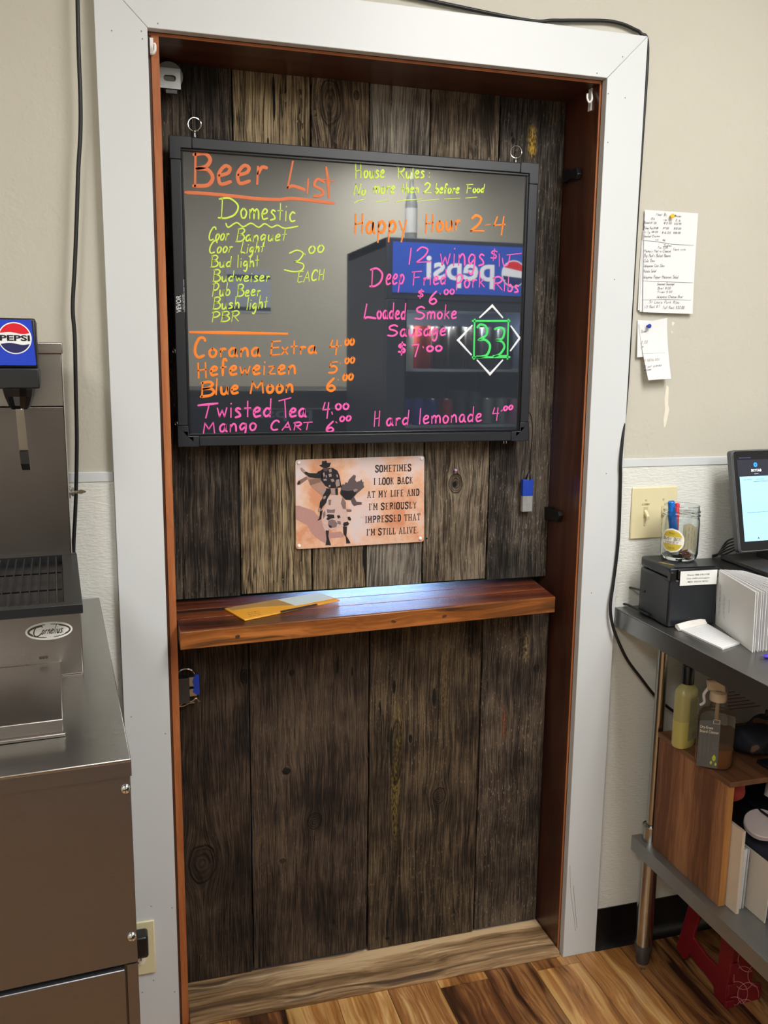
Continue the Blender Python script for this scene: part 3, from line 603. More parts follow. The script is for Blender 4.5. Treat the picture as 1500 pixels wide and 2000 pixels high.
lines('lettering', GRN, 'yellow-green line reading House Rules', [
    ('H', (693, 349), (706, 347), 27, 3.1, -.02, 0), ('ouse', (710, 347), (750, 348), 28, 3.1, .05), ('R', (775, 349), (790, 348), 24, 3.1, 0, 0), ('ules', (792, 348), (828, 348), 26, 3.1, .05), (':', (836, 348), (840, 348), 22, 3.1, 0, 0),
    'yellow-green line reading No more then 2 before Food', ('No', (690, 381), (713, 380), 21, 3.0, .15), ('more', (728, 378), (770, 377), 26, 3.0, .1), ('then', (783, 378), (817, 377), 20, 3.0, .1), ('2', (826, 378), (841, 378), 20, 3.0, .1), ('before', (849, 378), (896, 377), 20, 3.0, .12), ('F', (909, 377), (921, 377), 17, 2.8, .1, 0), ('ood', (923, 376), (945, 376), 16, 2.8, .1, 0),
    'yellow-green dashes under the house rules', ([(692, 397), (700, 392), (714, 389)], 2.2), ([(733, 395), (759, 391)], 2.4), ([(772, 395), (790, 391), (823, 389)], 2.4), ([(819, 393), (857, 389)], 2.4), ([(868, 389), (898, 387)], 2.4), ([(909, 387), (931, 385)], 2.4)])
lines('lettering', ORA, 'bright orange line reading Happy Hour 2-4', [
    ('H', (691, 456), (709, 455), 36, 5, .02, 0), ('appy', (715, 456), (794, 453), 44, 4.8, 0, 1), ('H', (829, 454), (846, 453), 34, 5, .02, 0), ('our', (852, 451), (898, 449), 38, 4.8, 0, 1), ('2', (918, 452), (944, 453), 32, 4.8, 0, 0), ([(947, 440), (958, 438)], 3), ('4', (961, 455), (985, 454), 32, 4.8, .05, 0)])
lines('lettering', PNK, 'pink line reading 12 wings', [
    ('1', (798, 516), (801, 516), 31, 4, .1, 0), ('2', (811, 514), (841, 513), 31, 3, 0, 0), ('wings', (859, 518), (945, 519), 46, 3.2, .02, 1), ('$', (957, 508), (971, 508), 22, 2.6, 0, 0), ([(975, 496), (975, 520)], 2.8), ([(981, 504), (984, 518), (992, 516), (996, 498)], 2.4, True), ([(990, 498), (1018, 495)], 3),
    'pink line reading Deep Fried Pork Ribs', ('D', (722, 560), (746, 557), 34, 3.6, .02, 0), ('eep', (753, 556), (788, 555), 38, 3.2, .1, 1), ('F', (803, 557), (821, 556), 27, 3.4, .05, 0), ('ried', (826, 557), (871, 555), 30, 3.2, .02, 1), ('P', (889, 567), (903, 563), 29, 3.2, 0, 0), ('ork', (906, 562), (946, 560), 32, 3.2, 0, 1), ('R', (962, 566), (981, 566), 26, 3.2, 0, 0), ('ibs', (983, 568), (1012, 572), 30, 3.2, .02, 1),
    'pink price 6.00', ('$', (815, 582), (827, 582), 17, 3, .05, 0), ('6', (837, 594), (853, 593), 25, 3.4, .1, 0), ([(859, 573), (860, 575)], 3), ('00', (867, 575), (887, 574), 10, 3, 0, 0),
    'pink line reading Loaded Smoke', ('L', (707, 623), (733, 622), 29, 4, .05, 0), ('oaded', (736, 622), (792, 624), 32, 3.4, .02, 1), ('S', (810, 624), (829, 623), 25, 3.4, .02, 0), ('moke', (833, 623), (891, 622), 28, 3.2, .05, 1),
    'pink word Sausage', ('S', (756, 657), (776, 656), 22, 3.4, .05, 0), ('ausage', (781, 657), (870, 655), 28, 3.4, .05, 1), 'pink price 7.00', ('$', (777, 692), (793, 692), 24, 4.2, -.05, 0), ('7', (804, 697), (818, 696), 25, 4.2, 0, 0), ([(826, 677), (827, 679)], 4), ('00', (833, 686), (863, 685), 11, 3.8, 0, 0)])
lines('lettering', PNK, 'pink line reading Hard lemonade 4.00', [
    ('H', (729, 833), (741, 832), 31, 3.2, .05, 0), ('ard', (754, 832), (798, 829), 30, 3.4, .05, 1), ('lemonade', (818, 828), (940, 823), 32, 3.2, .02, 1), ('4', (960, 818), (973, 818), 24, 3.2, .05, 0), ([(979, 803), (981, 801)], 3.5), ('00', (983, 802), (1001, 799), 9, 3.4, .1, 0)])
lines('lettering', WHI, 'white diamond of four chevrons', [([(937, 620), (961.5, 597), (981.5, 620)], 5), ([(922, 636), (894.5, 664.5), (920.5, 693)], 5), ([(998, 637), (1015, 660.6), (997, 685)], 5), ([(932, 703.5), (957, 731), (981.6, 703.5)], 5)])
lines('lettering', LGR, 'green boxed B3 emblem', [([(923, 627), (995, 627)], 7), ([(993, 624), (991, 701)], 6), ([(995, 697.5), (923, 698)], 7), ([(927, 624), (925.5, 701)], 6.5),
    ([(932, 640), (938, 634), (949, 638), (950, 654), (934, 664)], 5, True), ([(936, 664), (948, 664), (957, 675), (952, 692), (940, 697), (930, 697)], 5.5, True),
    ([(966, 643), (978, 640), (985, 647), (981, 661), (969, 664)], 5, True), ([(969, 664), (981, 668), (985, 678), (977, 691), (965, 697)], 5, True), ([(963, 695), (990, 695)], 5)])
# inline switch hanging on a cord from the board
q = py_(0.132, 1031, 962)
hb = thing('inline_switch', 'small clear box with blue tape hanging on a thin black cord below the board', 'switch', (q.x, q.y, q.z-0.04))
def box_px(m, y0, y1, x0, p0, x1, p1):
    a = py_(y0, x0, p0); b = py_(y0, x1, p1); return m.box(a.x, b.x, y0, y1, a.z, b.z)
obj('clear_case', box_px(MB(), 0.124, 0.136, 1021.5, 967, 1040, 999.5), plain((196, 200, 198), 0.15, var=0.2, scale=90, Transmission_Weight=0.5), hb, bevel=0.002)
o = obj('blue_tape', box_px(MB(), 0.1235, 0.1365, 1022, 937, 1041, 968.5), plain((22, 62, 170), 0.45), hb, bevel=0.001); o['label'] = 'blue painter tape wrapped round the top'
a = py_(0.13, 1031, 938); b = py_(0.13, 1033, 924)
obj('strain_relief', MB().cyl(a, b, 0.0075, 0.003, n=12), BLACKM, hb, smooth=True)
obj('cord', MB().tube([py_(0.13, 1033, 926), py_(0.13, 1037, 880), py_(0.13, 1040, 842), py_(0.13, 1037, 812), py_(0.128, 1028, 800)], 0.0011, 6), BLACKM, hb, smooth=True)
# ------------------------------------------------------------------ cowboy sign
SY = YU-0.005
def sp(x, y, off=0.0): return py_(SY-off, x, y)
cs = [sp(577, 898), sp(829, 890), sp(828, 1058), sp(578, 1073)]
sg = thing('metal_sign', 'rectangular tan metal sign with a bull-riding cowboy and six lines of slab lettering', 'sign', (sp(700, 1060).x, SY, sp(700, 1070).z))
def roundq(c, r, n=5):
    out = []
    for i in range(4):
        p = c[i]; a = (c[i-1]-p).normalized()*r; b = (c[(i+1) % 4]-p).normalized()*r
        for j in range(n+1):
            t = j/n; out.append(p+a*(1-t)**2+b*t**2)
    return out
g = NG('sign_print'); n1 = g.noise(g.pos(), 11, 5, 0.6); n2 = g.noise(g.pos(), 26, 5, 0.7)
col = g.ramp(n1, [(0.36, lin((214, 150, 116))), (0.47, lin((228, 184, 156))), (0.56, lin((226, 200, 194))), (0.68, lin((214, 204, 206)))])
g.set(Base_Color=g.mix(g.ramp(n2, [(0.58, 0.0), (0.72, 0.6)]), col, lin((206, 128, 88))), Roughness=0.33)
obj('plate', MB().prism(roundq(cs, 0.007), (0, 0.0012, 0)), g.m, sg, bevel=0.0003)
def art(name, rgb, polys, off, sc=9.09, ox=560, oy=860, label=None):
    m = MB()
    for p in polys: m.prism([sp(ox+a/sc, oy+b/sc, off) for a, b in p], (0, -0.00012, 0))
    o = obj(name, m, plain(rgb, 0.4, var=0.12, scale=300), sg)
    if label: o['label'] = label
    if len(polys) > 1: o['kind'] = 'stuff'
    return o
art('dust_shadow', (184, 140, 134), [[(160,1160),(220,1160),(480,1250),(600,1400),(680,1600),(780,1640),(960,1620),(1020,1680),(1000,1720),(780,1740),(690,1830),(600,1780),(440,1650),(360,1500),(200,1420),(160,1400)]], 0.0002)
art('bull_rump', (176, 138, 122), [[(350,640),(600,660),(660,760),(700,860),(640,960),(600,960),(440,820),(380,710)]], 0.0004)
art('bull_rump_shade', (134, 104, 92), [[(200,720),(260,690),(350,640),(370,690),(300,740),(230,790),(190,780)], [(390,700),(600,665),(600,740),(420,800)]], 0.0006)
art('bull_tail', (96, 84, 86), [[(960,820),(1000,770),(1020,790),(1050,740),(1075,760),(1110,690),(1150,650),(1190,610),(1230,630),(1215,700),(1240,740),(1300,720),(1330,690),(1345,740),(1370,740),(1360,780),(1378,830),(1300,900),(1240,950),(1170,1040),(1060,1060),(960,940)], [(1130,1040),(1200,1010),(1240,1090),(1330,1100),(1335,1140),(1250,1150),(1200,1170),(1160,1130)]], 0.0004, label='dark fringe and boot behind the rider')
art('bull_body', (208, 180, 172), [[(740,1000),(800,970),(900,970),(990,1010),(1050,1100),(1050,1220),(1080,1290),(1080,1420),(1100,1500),(1000,1540),(900,1560),(780,1600),(740,1560),(640,1480),(620,1400),(640,1260),(680,1150),(710,1080)], [(630,1480),(740,1560),(750,1620),(690,1640)], [(1000,1500),(1080,1500),(1070,1640),(1020,1600)]], 0.0006, label='pale bull seen from the front')
art('bull_shade', (132, 110, 108), [[(990,1010),(1050,1100),(1050,1220),(1000,1220),(960,1120)], [(710,1220),(790,1235),(860,1220),(850,1290),(720,1290)], [(740,1060),(790,1050),(780,1150),(745,1150)], [(740,1430),(800,1400),(860,1420),(900,1480),(880,1540),(780,1560),(730,1500)], [(1050,1225),(1140,1225),(1155,1250),(1140,1270),(1070,1270)], [(900,1430),(960,1440),(960,1500),(900,1480)], [(640,1300),(680,1240),(690,1330),(650,1400)]], 0.0008)
art('bull_dark_patches', (46, 40, 42), [[(700,1330),(740,1310),(840,1320),(850,1380),(790,1390),(740,1420),(700,1400),(730,1360)], [(890,1335),(940,1330),(955,1370),(910,1392)], [(1010,1460),(1080,1440),(1110,1480),(1090,1510),(1020,1530),(1000,1500)], [(1080,1360),(1120,1355),(1145,1400),(1130,1425),(1090,1410)], [(690,1600),(750,1600),(740,1700),(760,1780),(785,1860),(690,1860),(710,1760),(700,1680)], [(1000,1530),(1070,1530),(1060,1700),(1100,1760),(1135,1825),(1060,1832),(1050,1720),(1010,1660)], [(190,750),(230,720),(245,740),(215,790),(190,785)], [(740,1500),(800,1520),(790,1560),(750,1540)]], 0.001)
art('rider', (36, 34, 40), [[(600,540),(650,500),(760,490),(820,490),(900,540),(935,620),(960,760),(980,830),(900,840),(760,850),(690,810),(600,700),(610,660)], [(300,560),(330,550),(400,580),(530,585),(560,550),(640,520),(640,670),(500,670),(400,650),(330,600)], [(575,440),(625,430),(630,365),(670,370),(700,355),(720,400),(785,400),(760,470),(700,500),(640,480),(600,460)], [(700,850),(780,860),(780,940),(720,1040),(700,1110),(640,1180),(600,1260),(580,1220),(590,1100),(640,1020),(650,950)], [(590,1260),(640,1240),(620,1340),(610,1400),(540,1430),(570,1390),(590,1330)], [(960,880),(1080,900),(1180,890),(1240,930),(1180,1010),(1130,1060),(1040,1050),(950,950)], [(860,850),(910,850),(910,970),(870,970)]], 0.0012, label='dark-clad rider with hat and one arm thrown out')
art('rider_trim', (164, 140, 134), [[(640,590),(665,560),(680,620),(660,660)], [(690,620),(710,615),(715,660),(695,665)], [(745,520),(790,500),(800,560),(760,570)], [(740,600),(790,590),(800,640),(755,650)], [(650,690),(700,680),(715,710),(660,720)], [(780,690),(830,680),(850,730),(800,740)], [(880,700),(930,690),(945,800),(880,830),(865,760)], [(245,490),(270,485),(320,530),(335,560),(300,575),(262,530)], [(745,800),(775,790),(775,830),(745,830)], [(780,870),(860,850),(860,960),(800,960)], [(620,900),(690,850),(700,880),(660,950),(620,1000)], [(650,1000),(700,980),(690,1030),(650,1050)], [(880,600),(910,620),(905,660),(885,650)], [(560,1210),(600,1200),(600,1260),(565,1270)], [(1180,880),(1230,860),(1270,880),(1200,920)]], 0.0014)
art('rider_face', (88, 72, 72), [[(645,490),(740,495),(730,540),(690,552),(652,532)]], 0.0014)
# slab letters: heavy upright strokes with bars at both ends
SL = {'S':'56|50,80 40,98 14,96 8,76 22,56 42,44 48,20 36,2 12,2 6,22', 'O':'56|28,100 8,84 8,16 28,0 48,16 48,84 28,100', 'M':'70|v12,0,100|v58,0,100|L12,98 35,30|L58,98 35,30', 'E':'54|v14,0,100|t14,98,48|t14,52,38|t14,2,50', 'T':'56|v28,0,98|t4,97,52|L6,97 6,80|L50,97 50,80', 'I':'26|v13,0,100', 'L':'50|v14,0,100|t14,2,46|L45,2 45,22', 'K':'60|v12,0,100|L46,98 16,50|L24,58 50,2', 'B':'56|v14,0,100|14,98 44,90 44,60 16,53|16,53 50,46 48,10 14,2', 'A':'62|L10,0 30,100|L30,100 52,0|t16,32,46|t2,2,20|t42,2,62', 'C':'54|48,76 38,98 14,94 8,50 14,6 38,2 48,24', 'Y':'58|L8,98 29,50|L50,98 29,50|v29,0,50', 'F':'52|v14,0,100|t14,98,48|t14,52,38', 'N':'62|v12,0,100|v50,0,100|L12,98 50,2', 'D':'58|v14,0,100|14,98 42,92 50,50 42,8 14,2', 'R':'60|v14,0,100|14,98 44,92 46,62 16,52|L30,52 52,2', 'U':'60|v12,20,100|12,24 20,4 30,0 42,4 50,24|v50,20,100', 'P':'56|v14,0,100|14,98 46,92 46,56 16,50', 'H':'62|v12,0,100|v50,0,100|t12,50,50', 'V':'60|L8,98 30,2|L52,98 30,2|t2,98,18|t42,98,58', "'":'18|L8,100 6,76', '.':'18|L6,4 12,4', ' ':'30|'}
def slab(m, text, A, B, cap, nrm, w=0.22):
    A = Vector(A); B = Vector(B); parts = [SL[c].split('|') for c in text]; gap = 12
    tot = sum(float(p[0]) for p in parts)+gap*(len(parts)-1); d = (B-A); L = d.length; d.normalize(); k = L/tot; ky = cap/100; x = 0
    def pt(a, b): return A+d*((x+a)*k)+Vector((0, 0, 1))*(b*ky)
    W_ = w*cap
    for p in parts:
        for s in p[1:]:
            if not s: continue
            if s[0] == 'v':
                a, z0, z1 = (float(t) for t in s[1:].split(',')); ribbon(m, [pt(a, z0+4), pt(a, z1-4)], W_*0.95, nrm, 0.0001)
                for zz in (z0, z1):
                    if zz in (0, 100): ribbon(m, [pt(a-11, zz+(3 if zz == 0 else -3)), pt(a+11, zz+(3 if zz == 0 else -3))], W_*0.6, nrm, 0.00012)
            elif s[0] == 't':
                a, zz, b = (float(t) for t in s[1:].split(',')); ribbon(m, [pt(a, zz), pt(b, zz)], W_*0.62, nrm, 0.00012)
            elif s[0] == 'L': ribbon(m, [pt(*[float(t) for t in q.split(',')]) for q in s[1:].split()], W_*0.7, nrm, 0.00012)
            else: ribbon(m, catmull([pt(*[float(t) for t in q.split(',')]) for q in s.split()], 4), W_*0.88, nrm, 0.00012)
        x += float(p[0])+gap
SIGNINK = plain((38, 32, 36), 0.45, var=0.2, scale=400)
for t, a, b in (("SOMETIMES", (733, 922), (803, 919.5)), ("I LOOK BACK", (730, 947), (806.5, 944)), ("AT MY LIFE AND", (717, 972.5), (819, 967.5)), ("I'M SERIOUSLY", (720.5, 996.5), (813.5, 992.5)), ("IMPRESSED THAT", (713.5, 1021.5), (821, 1015.5)), ("I'M STILL ALIVE.", (716, 1046), (817, 1041))):
    m = MB(); slab(m, t, sp(*a, .0003), sp(*b, .0003), 14.2*PXM, NB); obj('lettering', m, SIGNINK, sg)
for p in ((583.6, 903.5), (823.5, 895.5), (584, 1066), (821, 1051.5)):
    q = sp(*p); obj('white_pin', MB().lathe(q, [(0, .0035), (.002, .0034), (.0036, .0024), (.0042, .0)], 16, (0, -1, 0)), plain((238, 240, 240), 0.35), sg, smooth=True)
# ------------------------------------------------------------------ envelope on the ledge
E0 = [pz_(SZ+0.0005, *p) for p in ((438.5, 1190.8), (478, 1213), (663, 1174), (623.5, 1159.7))]
env = thing('envelope', 'yellow kraft envelope with a pale label lying on the wooden ledge', 'envelope', ((E0[0].x+E0[2].x)/2, (E0[0].y+E0[2].y)/2, SZ))
def ez(x, y, z): q = pz_(SZ, 330+x/4.054, 1100+y/4.054); return (q.x, q.y, z)
obj('paper_body', MB().prism([(p.x, p.y, SZ+0.0004) for p in E0], (0, 0, 0.0032)), plain((238, 170, 56), 0.3, var=0.04), env, bevel=0.0008)
o = obj('label', MB().prism([ez(860,300,SZ+.0037), ez(1190,247,SZ+.0037), ez(1300,292,SZ+.0037), ez(1000,350,SZ+.0037)], (0,0,.0003)), plain((214, 232, 238), 0.25), env)
obj('painted_reflection', MB().prism([ez(455,368,SZ+.0037), ez(850,300,SZ+.0037), ez(985,345,SZ+.0037), ez(700,360,SZ+.0037), ez(500,388,SZ+.0037)], (0,0,.0002)), plain((178, 140, 84), 0.3), env)  # grey-brown reflection on the glossy paper, painted as a flat patch
obj('dark_strip', MB().prism([ez(880,392,SZ+.0037), ez(1168,334,SZ+.0037), ez(1180,344,SZ+.0037), ez(886,405,SZ+.0037)], (0,0,.0002)), plain((40, 42, 40), 0.5), env)
m = MB(); up = (Vector(ez(610,405,0))-Vector(ez(640,440,0))).normalized()
for k_, (ya, yb) in enumerate(((408, 396), (422, 410), (436, 423))):
    write(m, ('POST', 'BULK RATE', 'PAID')[k_], ez(622+k_*8, ya, SZ+.0038), ez(716+k_*8, yb, SZ+.0038), 0.004, up, 0.0006, (0, 0, 1), 0, 0, th=.0002)
obj('postage_print', m, plain((150, 92, 40), 0.6), env)
# ------------------------------------------------------------------ hooks, latch, bracket, bumpers
WHP = plain((236, 236, 232), 0.3)
q = py_(-0.006, 296, 92)
m = MB().box(0.004, 0.010, -0.003, 0.0, py_(-.002, 296, 107).z, py_(-.002, 296, 74).z)
m.tube([py_(-0.004, 295, 103), py_(-0.010, 299, 105), py_(-0.013, 303, 99), py_(-0.013, 303, 88), py_(-0.012, 301, 85)], 0.0022, 8)
solo('wall_hook', m, WHP, 'small white plastic hook at the top left corner of the doorway', 'hook', 'small white hooks', smooth=True)
a = PX(0, RJ-0.001, 1157, 172); b = PX(0, RJ-0.001, 1152, 217)
m = MB().box(RJ-0.003, RJ, a.y-0.004+.004, a.y+0.012, b.z, a.z)
q = PX(0, RJ-0.004, 1154, 185)
m.tube([PX(0, RJ-.004, 1155, 178), PX(0, RJ-.008, 1156, 194), PX(0, RJ-.013, 1151, 200), PX(0, RJ-.017, 1147, 192), PX(0, RJ-.017, 1147.5, 183)], 0.0022, 8)
solo('wall_hook', m, WHP, 'small white plastic hook at the top right inside the doorway', 'hook', 'small white hooks', smooth=True)
# zinc roller bracket
B0 = 0.112
rb = thing('roller_bracket', 'galvanised slotted bracket in the top left corner above the board', 'bracket', (0.03, B0, 1.94))
def rect(y, x0, p0, x1, p1): a = py_(y, x0, p0); b = py_(y, x1, p1); return [(a.x, y, b.z), (b.x, y, b.z), (b.x, y, a.z), (a.x, y, a.z)]
slot = []; cq = py_(B0, 331.5, 152.5)
for i in range(16):
    t = 2*math.pi*i/16; slot.append((cq.x+(0.006 if math.cos(t) > 0 else -0.006)+0.0055*math.cos(t), B0, cq.z+0.0055*math.sin(t)))
obj('plate', MB().prism(rect(B0, 309, 130, 353.5, 175), (0, 0.0025, 0), [slot]), ZINC, rb, bevel=0.0005)
a = py_(B0, 309, 122); b = py_(B0, 309, 175); obj('side_flange', MB().box(LJ+0.0005, LJ+0.003, B0, B0+0.03, b.z, a.z), ZINC, rb)
q = py_(B0+0.014, 330, 150); obj('roller', MB().cyl((q.x, B0+0.006, q.z), (q.x, B0+0.024, q.z), 0.026, n=24), plain((120, 120, 118), 0.4, 0.6), rb, smooth=True)
a = py_(B0, 324, 174); b = py_(B0, 346, 183); obj('tab', MB().box(a.x, b.x, B0+0.001, B0+0.012, b.z, a.z), plain((90, 92, 94), 0.4, 0.8), rb)
for poly, lab in (([(1072,989),(1082,993),(1093,999),(1098,998),(1101,1007),(1096,1020),(1091,1015),(1072,1015)], 'black rubber door bumper on the right jamb between ledge and board'), ([(1107,333),(1117,331),(1127,333),(1134,327),(1138,340),(1134,352),(1124,349),(1107,359)], 'black rubber door bumper on the right jamb beside the top of the board')):
    m = MB().prism([PX(0, RJ-0.0002, *p) for p in poly], (-0.012, 0, 0))
    solo('door_bumper', m, plain((14, 15, 18), 0.45), lab, 'bumper', 'black bumpers on the right jamb', bevel=0.002)
# latch with ring and blue tape
LY = YL-0.004
la = thing('door_latch', 'metal ring latch with blue tape on the lower barn door beside the left jamb', 'latch', (0.04, LY, 0.74))
q = py_(LY-0.003, 364, 1322)
obj('pull_ring', MB().torus((q.x-.002, LY-0.004, q.z), 0.020, 0.0019, (0, 1, 0.15)), CHROME, la, smooth=True)
a = py_(LY, 346, 1321); b = py_(LY, 370, 1368)
obj('latch_body', MB().box(LJ+0.001, b.x, LY-0.018, YL, b.z, a.z), plain((84, 86, 90), 0.4, 0.7), la, bevel=0.0015)
a = py_(LY, 368, 1321); b = py_(LY, 384, 1338); obj('strike_plate', MB().box(a.x, b.x, LY-0.008, YL, b.z, a.z), ZINC, la, bevel=0.001)
a = py_(LY, 368, 1344); b = py_(LY, 384, 1357); obj('strike_plate', MB().box(a.x, b.x, LY-0.008, YL, b.z, a.z), ZINC, la, bevel=0.001)
m = MB().prism([py_(LY-0.0095, *p) for p in ((379, 1322), (384, 1317), (389, 1319), (390, 1357), (383, 1356), (377, 1352), (379, 1340), (376, 1333))], (0, 0.006, 0))
o = obj('blue_tape', m, plain((18, 66, 190), 0.5), la); o['label'] = 'strip of blue painter tape'
obj('wire_hook', MB().tube([py_(LY-.012, *p) for p in ((346, 1374), (352, 1377), (362, 1370), (374, 1370), (383, 1364), (388, 1370), (391, 1369))], 0.0017, 8).tube([py_(LY-.006, *p) for p in ((347, 1380), (358, 1379), (368, 1374), (380, 1372))], 0.0015, 8), plain((160, 140, 116), 0.3, 1.0), la, smooth=True)
# ------------------------------------------------------------------ wall cables
def cable(name, pts, r, label, mat=RUBBER):
    return solo(name, MB().tube(pts, r, 10), mat, label, 'cable', smooth=True)
cable('power_cable', [py_(-0.028, *p) for p in ((151, -30), (152, 30), (154, 110), (157, 190), (157, 260), (153, 330), (150, 420), (146, 520), (142, 600), (146, 660), (148, 760), (150, 850), (149, 940), (147, 1000), (144, 1060), (143, 1110))], 0.0036, 'black cable hanging down the wall left of the white casing')
q = py_(-0.02, 1257, 68)
cable('power_cable', [(0.3, -0.007, OH+CT+0.03), (0.45, -0.008, OH+CT+0.024)]+[py_(-0.008, *p) for p in ((1018, 38), (1080, 40), (1140, 40), (1185, 41), (1215, 47), (1238, 57), (1252, 66))]+[(OW+CT+0.0055, -0.012, OH+CT-0.02), (OW+CT+0.005, -0.012, OH+CT-0.2)]+[(OW+CT+0.005, -0.009, z) for z in (1.7, 1.5, 1.38)]+[py_(-0.0245, *p) for p in ((1213, 890), (1212, 940), (1208, 1050), (1199, 1130))]+[py_(-0.03, 1192, 1185), py_(-0.032, 1197, 1223), py_(-0.034, 1210, 1258), py_(-0.034, 1226, 1290), py_(-0.034, 1250, 1322), py_(-0.034, 1284, 1364), py_(-0.034, 1330, 1400)], 0.0036, 'black cable running over the casing top and down its right edge behind the table')
# ------------------------------------------------------------------ papers and pins on the right wall
def sheet(name, c4, mat, parent, curl, y=-0.002, n=10, th=0.0003):
    TL, TR, BR, BL = [py_(y, *p) for p in c4]; v = []; f = []
    for i in range(n+1):
        t = i/n; a = TL.lerp(BL, t); b = TR.lerp(BR, t); o_ = curl(t)
        for p in (a, b): v += [(p.x, y-o_, p.z), (p.x, y-o_+th, p.z)]
    for i in range(n):
        a = 4*i; b = a+4; f += [(a, a+2, b+2, b), (a+1, b+1, b+3, a+3), (a, b, b+1, a+1), (a+2, a+3, b+3, b+2)]
    f += [(0, 1, 3, 2), (4*n, 4*n+2, 4*n+3, 4*n+1)]
    return obj(name, MB().add(v, f), mat, parent, smooth=True)
q = py_(0, 1300, 613)
pn = thing('handwritten_notes', 'stack of white handwritten price sheets held to the wall by a yellow pin', 'paper', (q.x, -0.002, q.z))
sheet('under_sheet', ((1253, 470), (1340, 474), (1334, 608), (1244, 606)), PAPER, pn, lambda t: 0.004*t*t)
sheet('under_sheet', ((1255, 450), (1345, 454), (1340, 610), (1247, 609)), PAPER, pn, lambda t: 0.001+0.004*t*t)
sheet('top_sheet', ((1258, 410), (1362, 417), (1348, 613.5), (1251.5, 610)), PAPER, pn, lambda t: 0.003+0.006*t*t)
m = MB()
def nt(text, x0, y0, x1, y1, cap, w=1.1):
    def o_(y): t = (y-410)/200; return 0.0054+0.006*t*t
    a = py_(-o_(y0), 1180+x0/4.167, 380+y0/4.167) if False else None
    A = py_(-(0.0056+0.006*max(0, ((380+y0/4.167)-410)/200)**2), 1180+x0/4.167, 380+y0/4.167); B = py_(-(0.0056+0.006*max(0, ((380+y1/4.167)-410)/200)**2), 1180+x1/4.167, 380+y1/4.167)
    write(m, text, A, B, cap/4.167*0.00105, (0, 0, 1), w*0.00055, NB, 0.2, 4, th=0.0001)
for a in (("Meat By", 420, 172, 510, 174, 22), ("lb", 560, 178, 590, 178, 18), ("Prices", 570, 182, 625, 184, 18), ("1/2 lb", 380, 206, 408, 206, 18), ("lb", 478, 212, 508, 214, 18), ("2 lb", 580, 218, 620, 220, 18),
          ("Brisket", 322, 236, 370, 238, 20), ("$7.00", 376, 238, 424, 238, 16), ("$12.00", 484, 240, 548, 240, 16), ("$22.00", 570, 245, 626, 245, 16), ("Pulled Pork", 322, 280, 400, 284, 20), ("$5.00", 405, 280, 438, 280, 16), ("$9.00", 478, 282, 524, 282, 16), ("$18.00", 566, 284, 624, 284, 16),
          ("Tri Tip", 318, 314, 372, 316, 20), ("$8.00", 384, 312, 436, 312, 16), ("$16.00", 468, 316, 540, 318, 16), ("$30.00", 562, 318, 620, 318, 16), ("Smoked Chicken", 318, 348, 452, 346, 18), ("1/2", 416, 376, 440, 376, 14), ("$6", 474, 378, 496, 378, 14), ("Sides", 484, 424, 546, 424, 20), ("For 5.00", 436, 440, 516, 438, 18), ("Each with", 560, 452, 662, 456, 18),
          ("Mama's Mac-n-Cheese", 322, 470, 540, 470, 24), ("Big Bad's Baked Beans", 322, 508, 538, 508, 24), ("Cole Slaw", 322, 550, 412, 548, 24), ("Jalapeno Cole Slaw", 320, 590, 490, 588, 24), ("Potato Salad", 318, 636, 420, 632, 26), ("Jalapeno Pepper Macaroni Salad", 314, 682, 602, 682, 26),
          ("Smoked Sausage", 430, 738, 570, 736, 20), ("Brat 8.00", 434, 772, 540, 770, 20), ("Fries 5.00", 432, 802, 552, 800, 20), ("Jalapeno Cheese Brat", 424, 840, 640, 840, 20), ("St Louis Pork Ribs", 364, 884, 610, 888, 24), ("1/2 Rack $17", 326, 926, 450, 922, 24), ("Full Rack $32.00", 476, 930, 650, 930, 24)): nt(*a)
for pts in ([(316, 372), (440, 385), (560, 405), (730, 413)], [(312, 702), (500, 710), (720, 717)], [(308, 858), (500, 852), (706, 860)]):
    ribbon(m, [py_(-(0.0056+0.006*((380+b/4.167)-410)**2/40000), 1180+a/4.167, 380+b/4.167) for a, b in pts], 0.0007, NB, 0.0001)
obj('handwriting', m, INK, pn)
def pin(px, py, rgb, lab, y=-0.005):
    q = py_(y, px, py); c = plain(rgb, 0.3)
    return solo('push_pin', MB().cyl(q, q+Vector((0, -0.007, 0)), 0.0026, n=12).lathe(q+Vector((0, -0.007, 0)), [(0.003, 0), (0.0048, 0.001), (0.0048, 0.0022), (0, 0.003)], 16, (0, -1, 0)), c, lab, 'push pin', 'pins in the right wall', smooth=True)
pin(1309, 423, (232, 184, 28), 'yellow push pin through the handwritten price sheets')
pin(1264, 637, (28, 60, 160), 'blue push pin through the receipt slips', -0.006)
q = py_(0, 1270, 740)
rc = thing('receipt_slips', 'two curling white receipt slips under a blue pin below the price sheets', 'receipt', (q.x, -0.002, q.z))
sheet('back_slip', ((1245, 625), (1282, 627), (1278, 696), (1241, 698)), PAPER, rc, lambda t: 0.001+0.006*t)
sheet('front_slip', ((1246, 632), (1301, 621), (1300, 739), (1256, 742)), PAPER, rc, lambda t: 0.004+0.022*max(0, t-0.15)**1.5)
m = MB()
def rt(text, x0, y0, x1, y1, cap):
    t = max(0, (380+y0/4.167-625)/115); o_ = 0.0045+0.022*max(0, t-0.15)**1.5+0.0006
    write(m, text, py_(-0.002-o_, 1180+x0/4.167, 380+y0/4.167), py_(-0.002-o_, 1180+x1/4.167, 380+y1/4.167), cap/4.167*0.00105, (0, 0, 1), 0.0006, NB, 0.1, 4, th=0.0001)
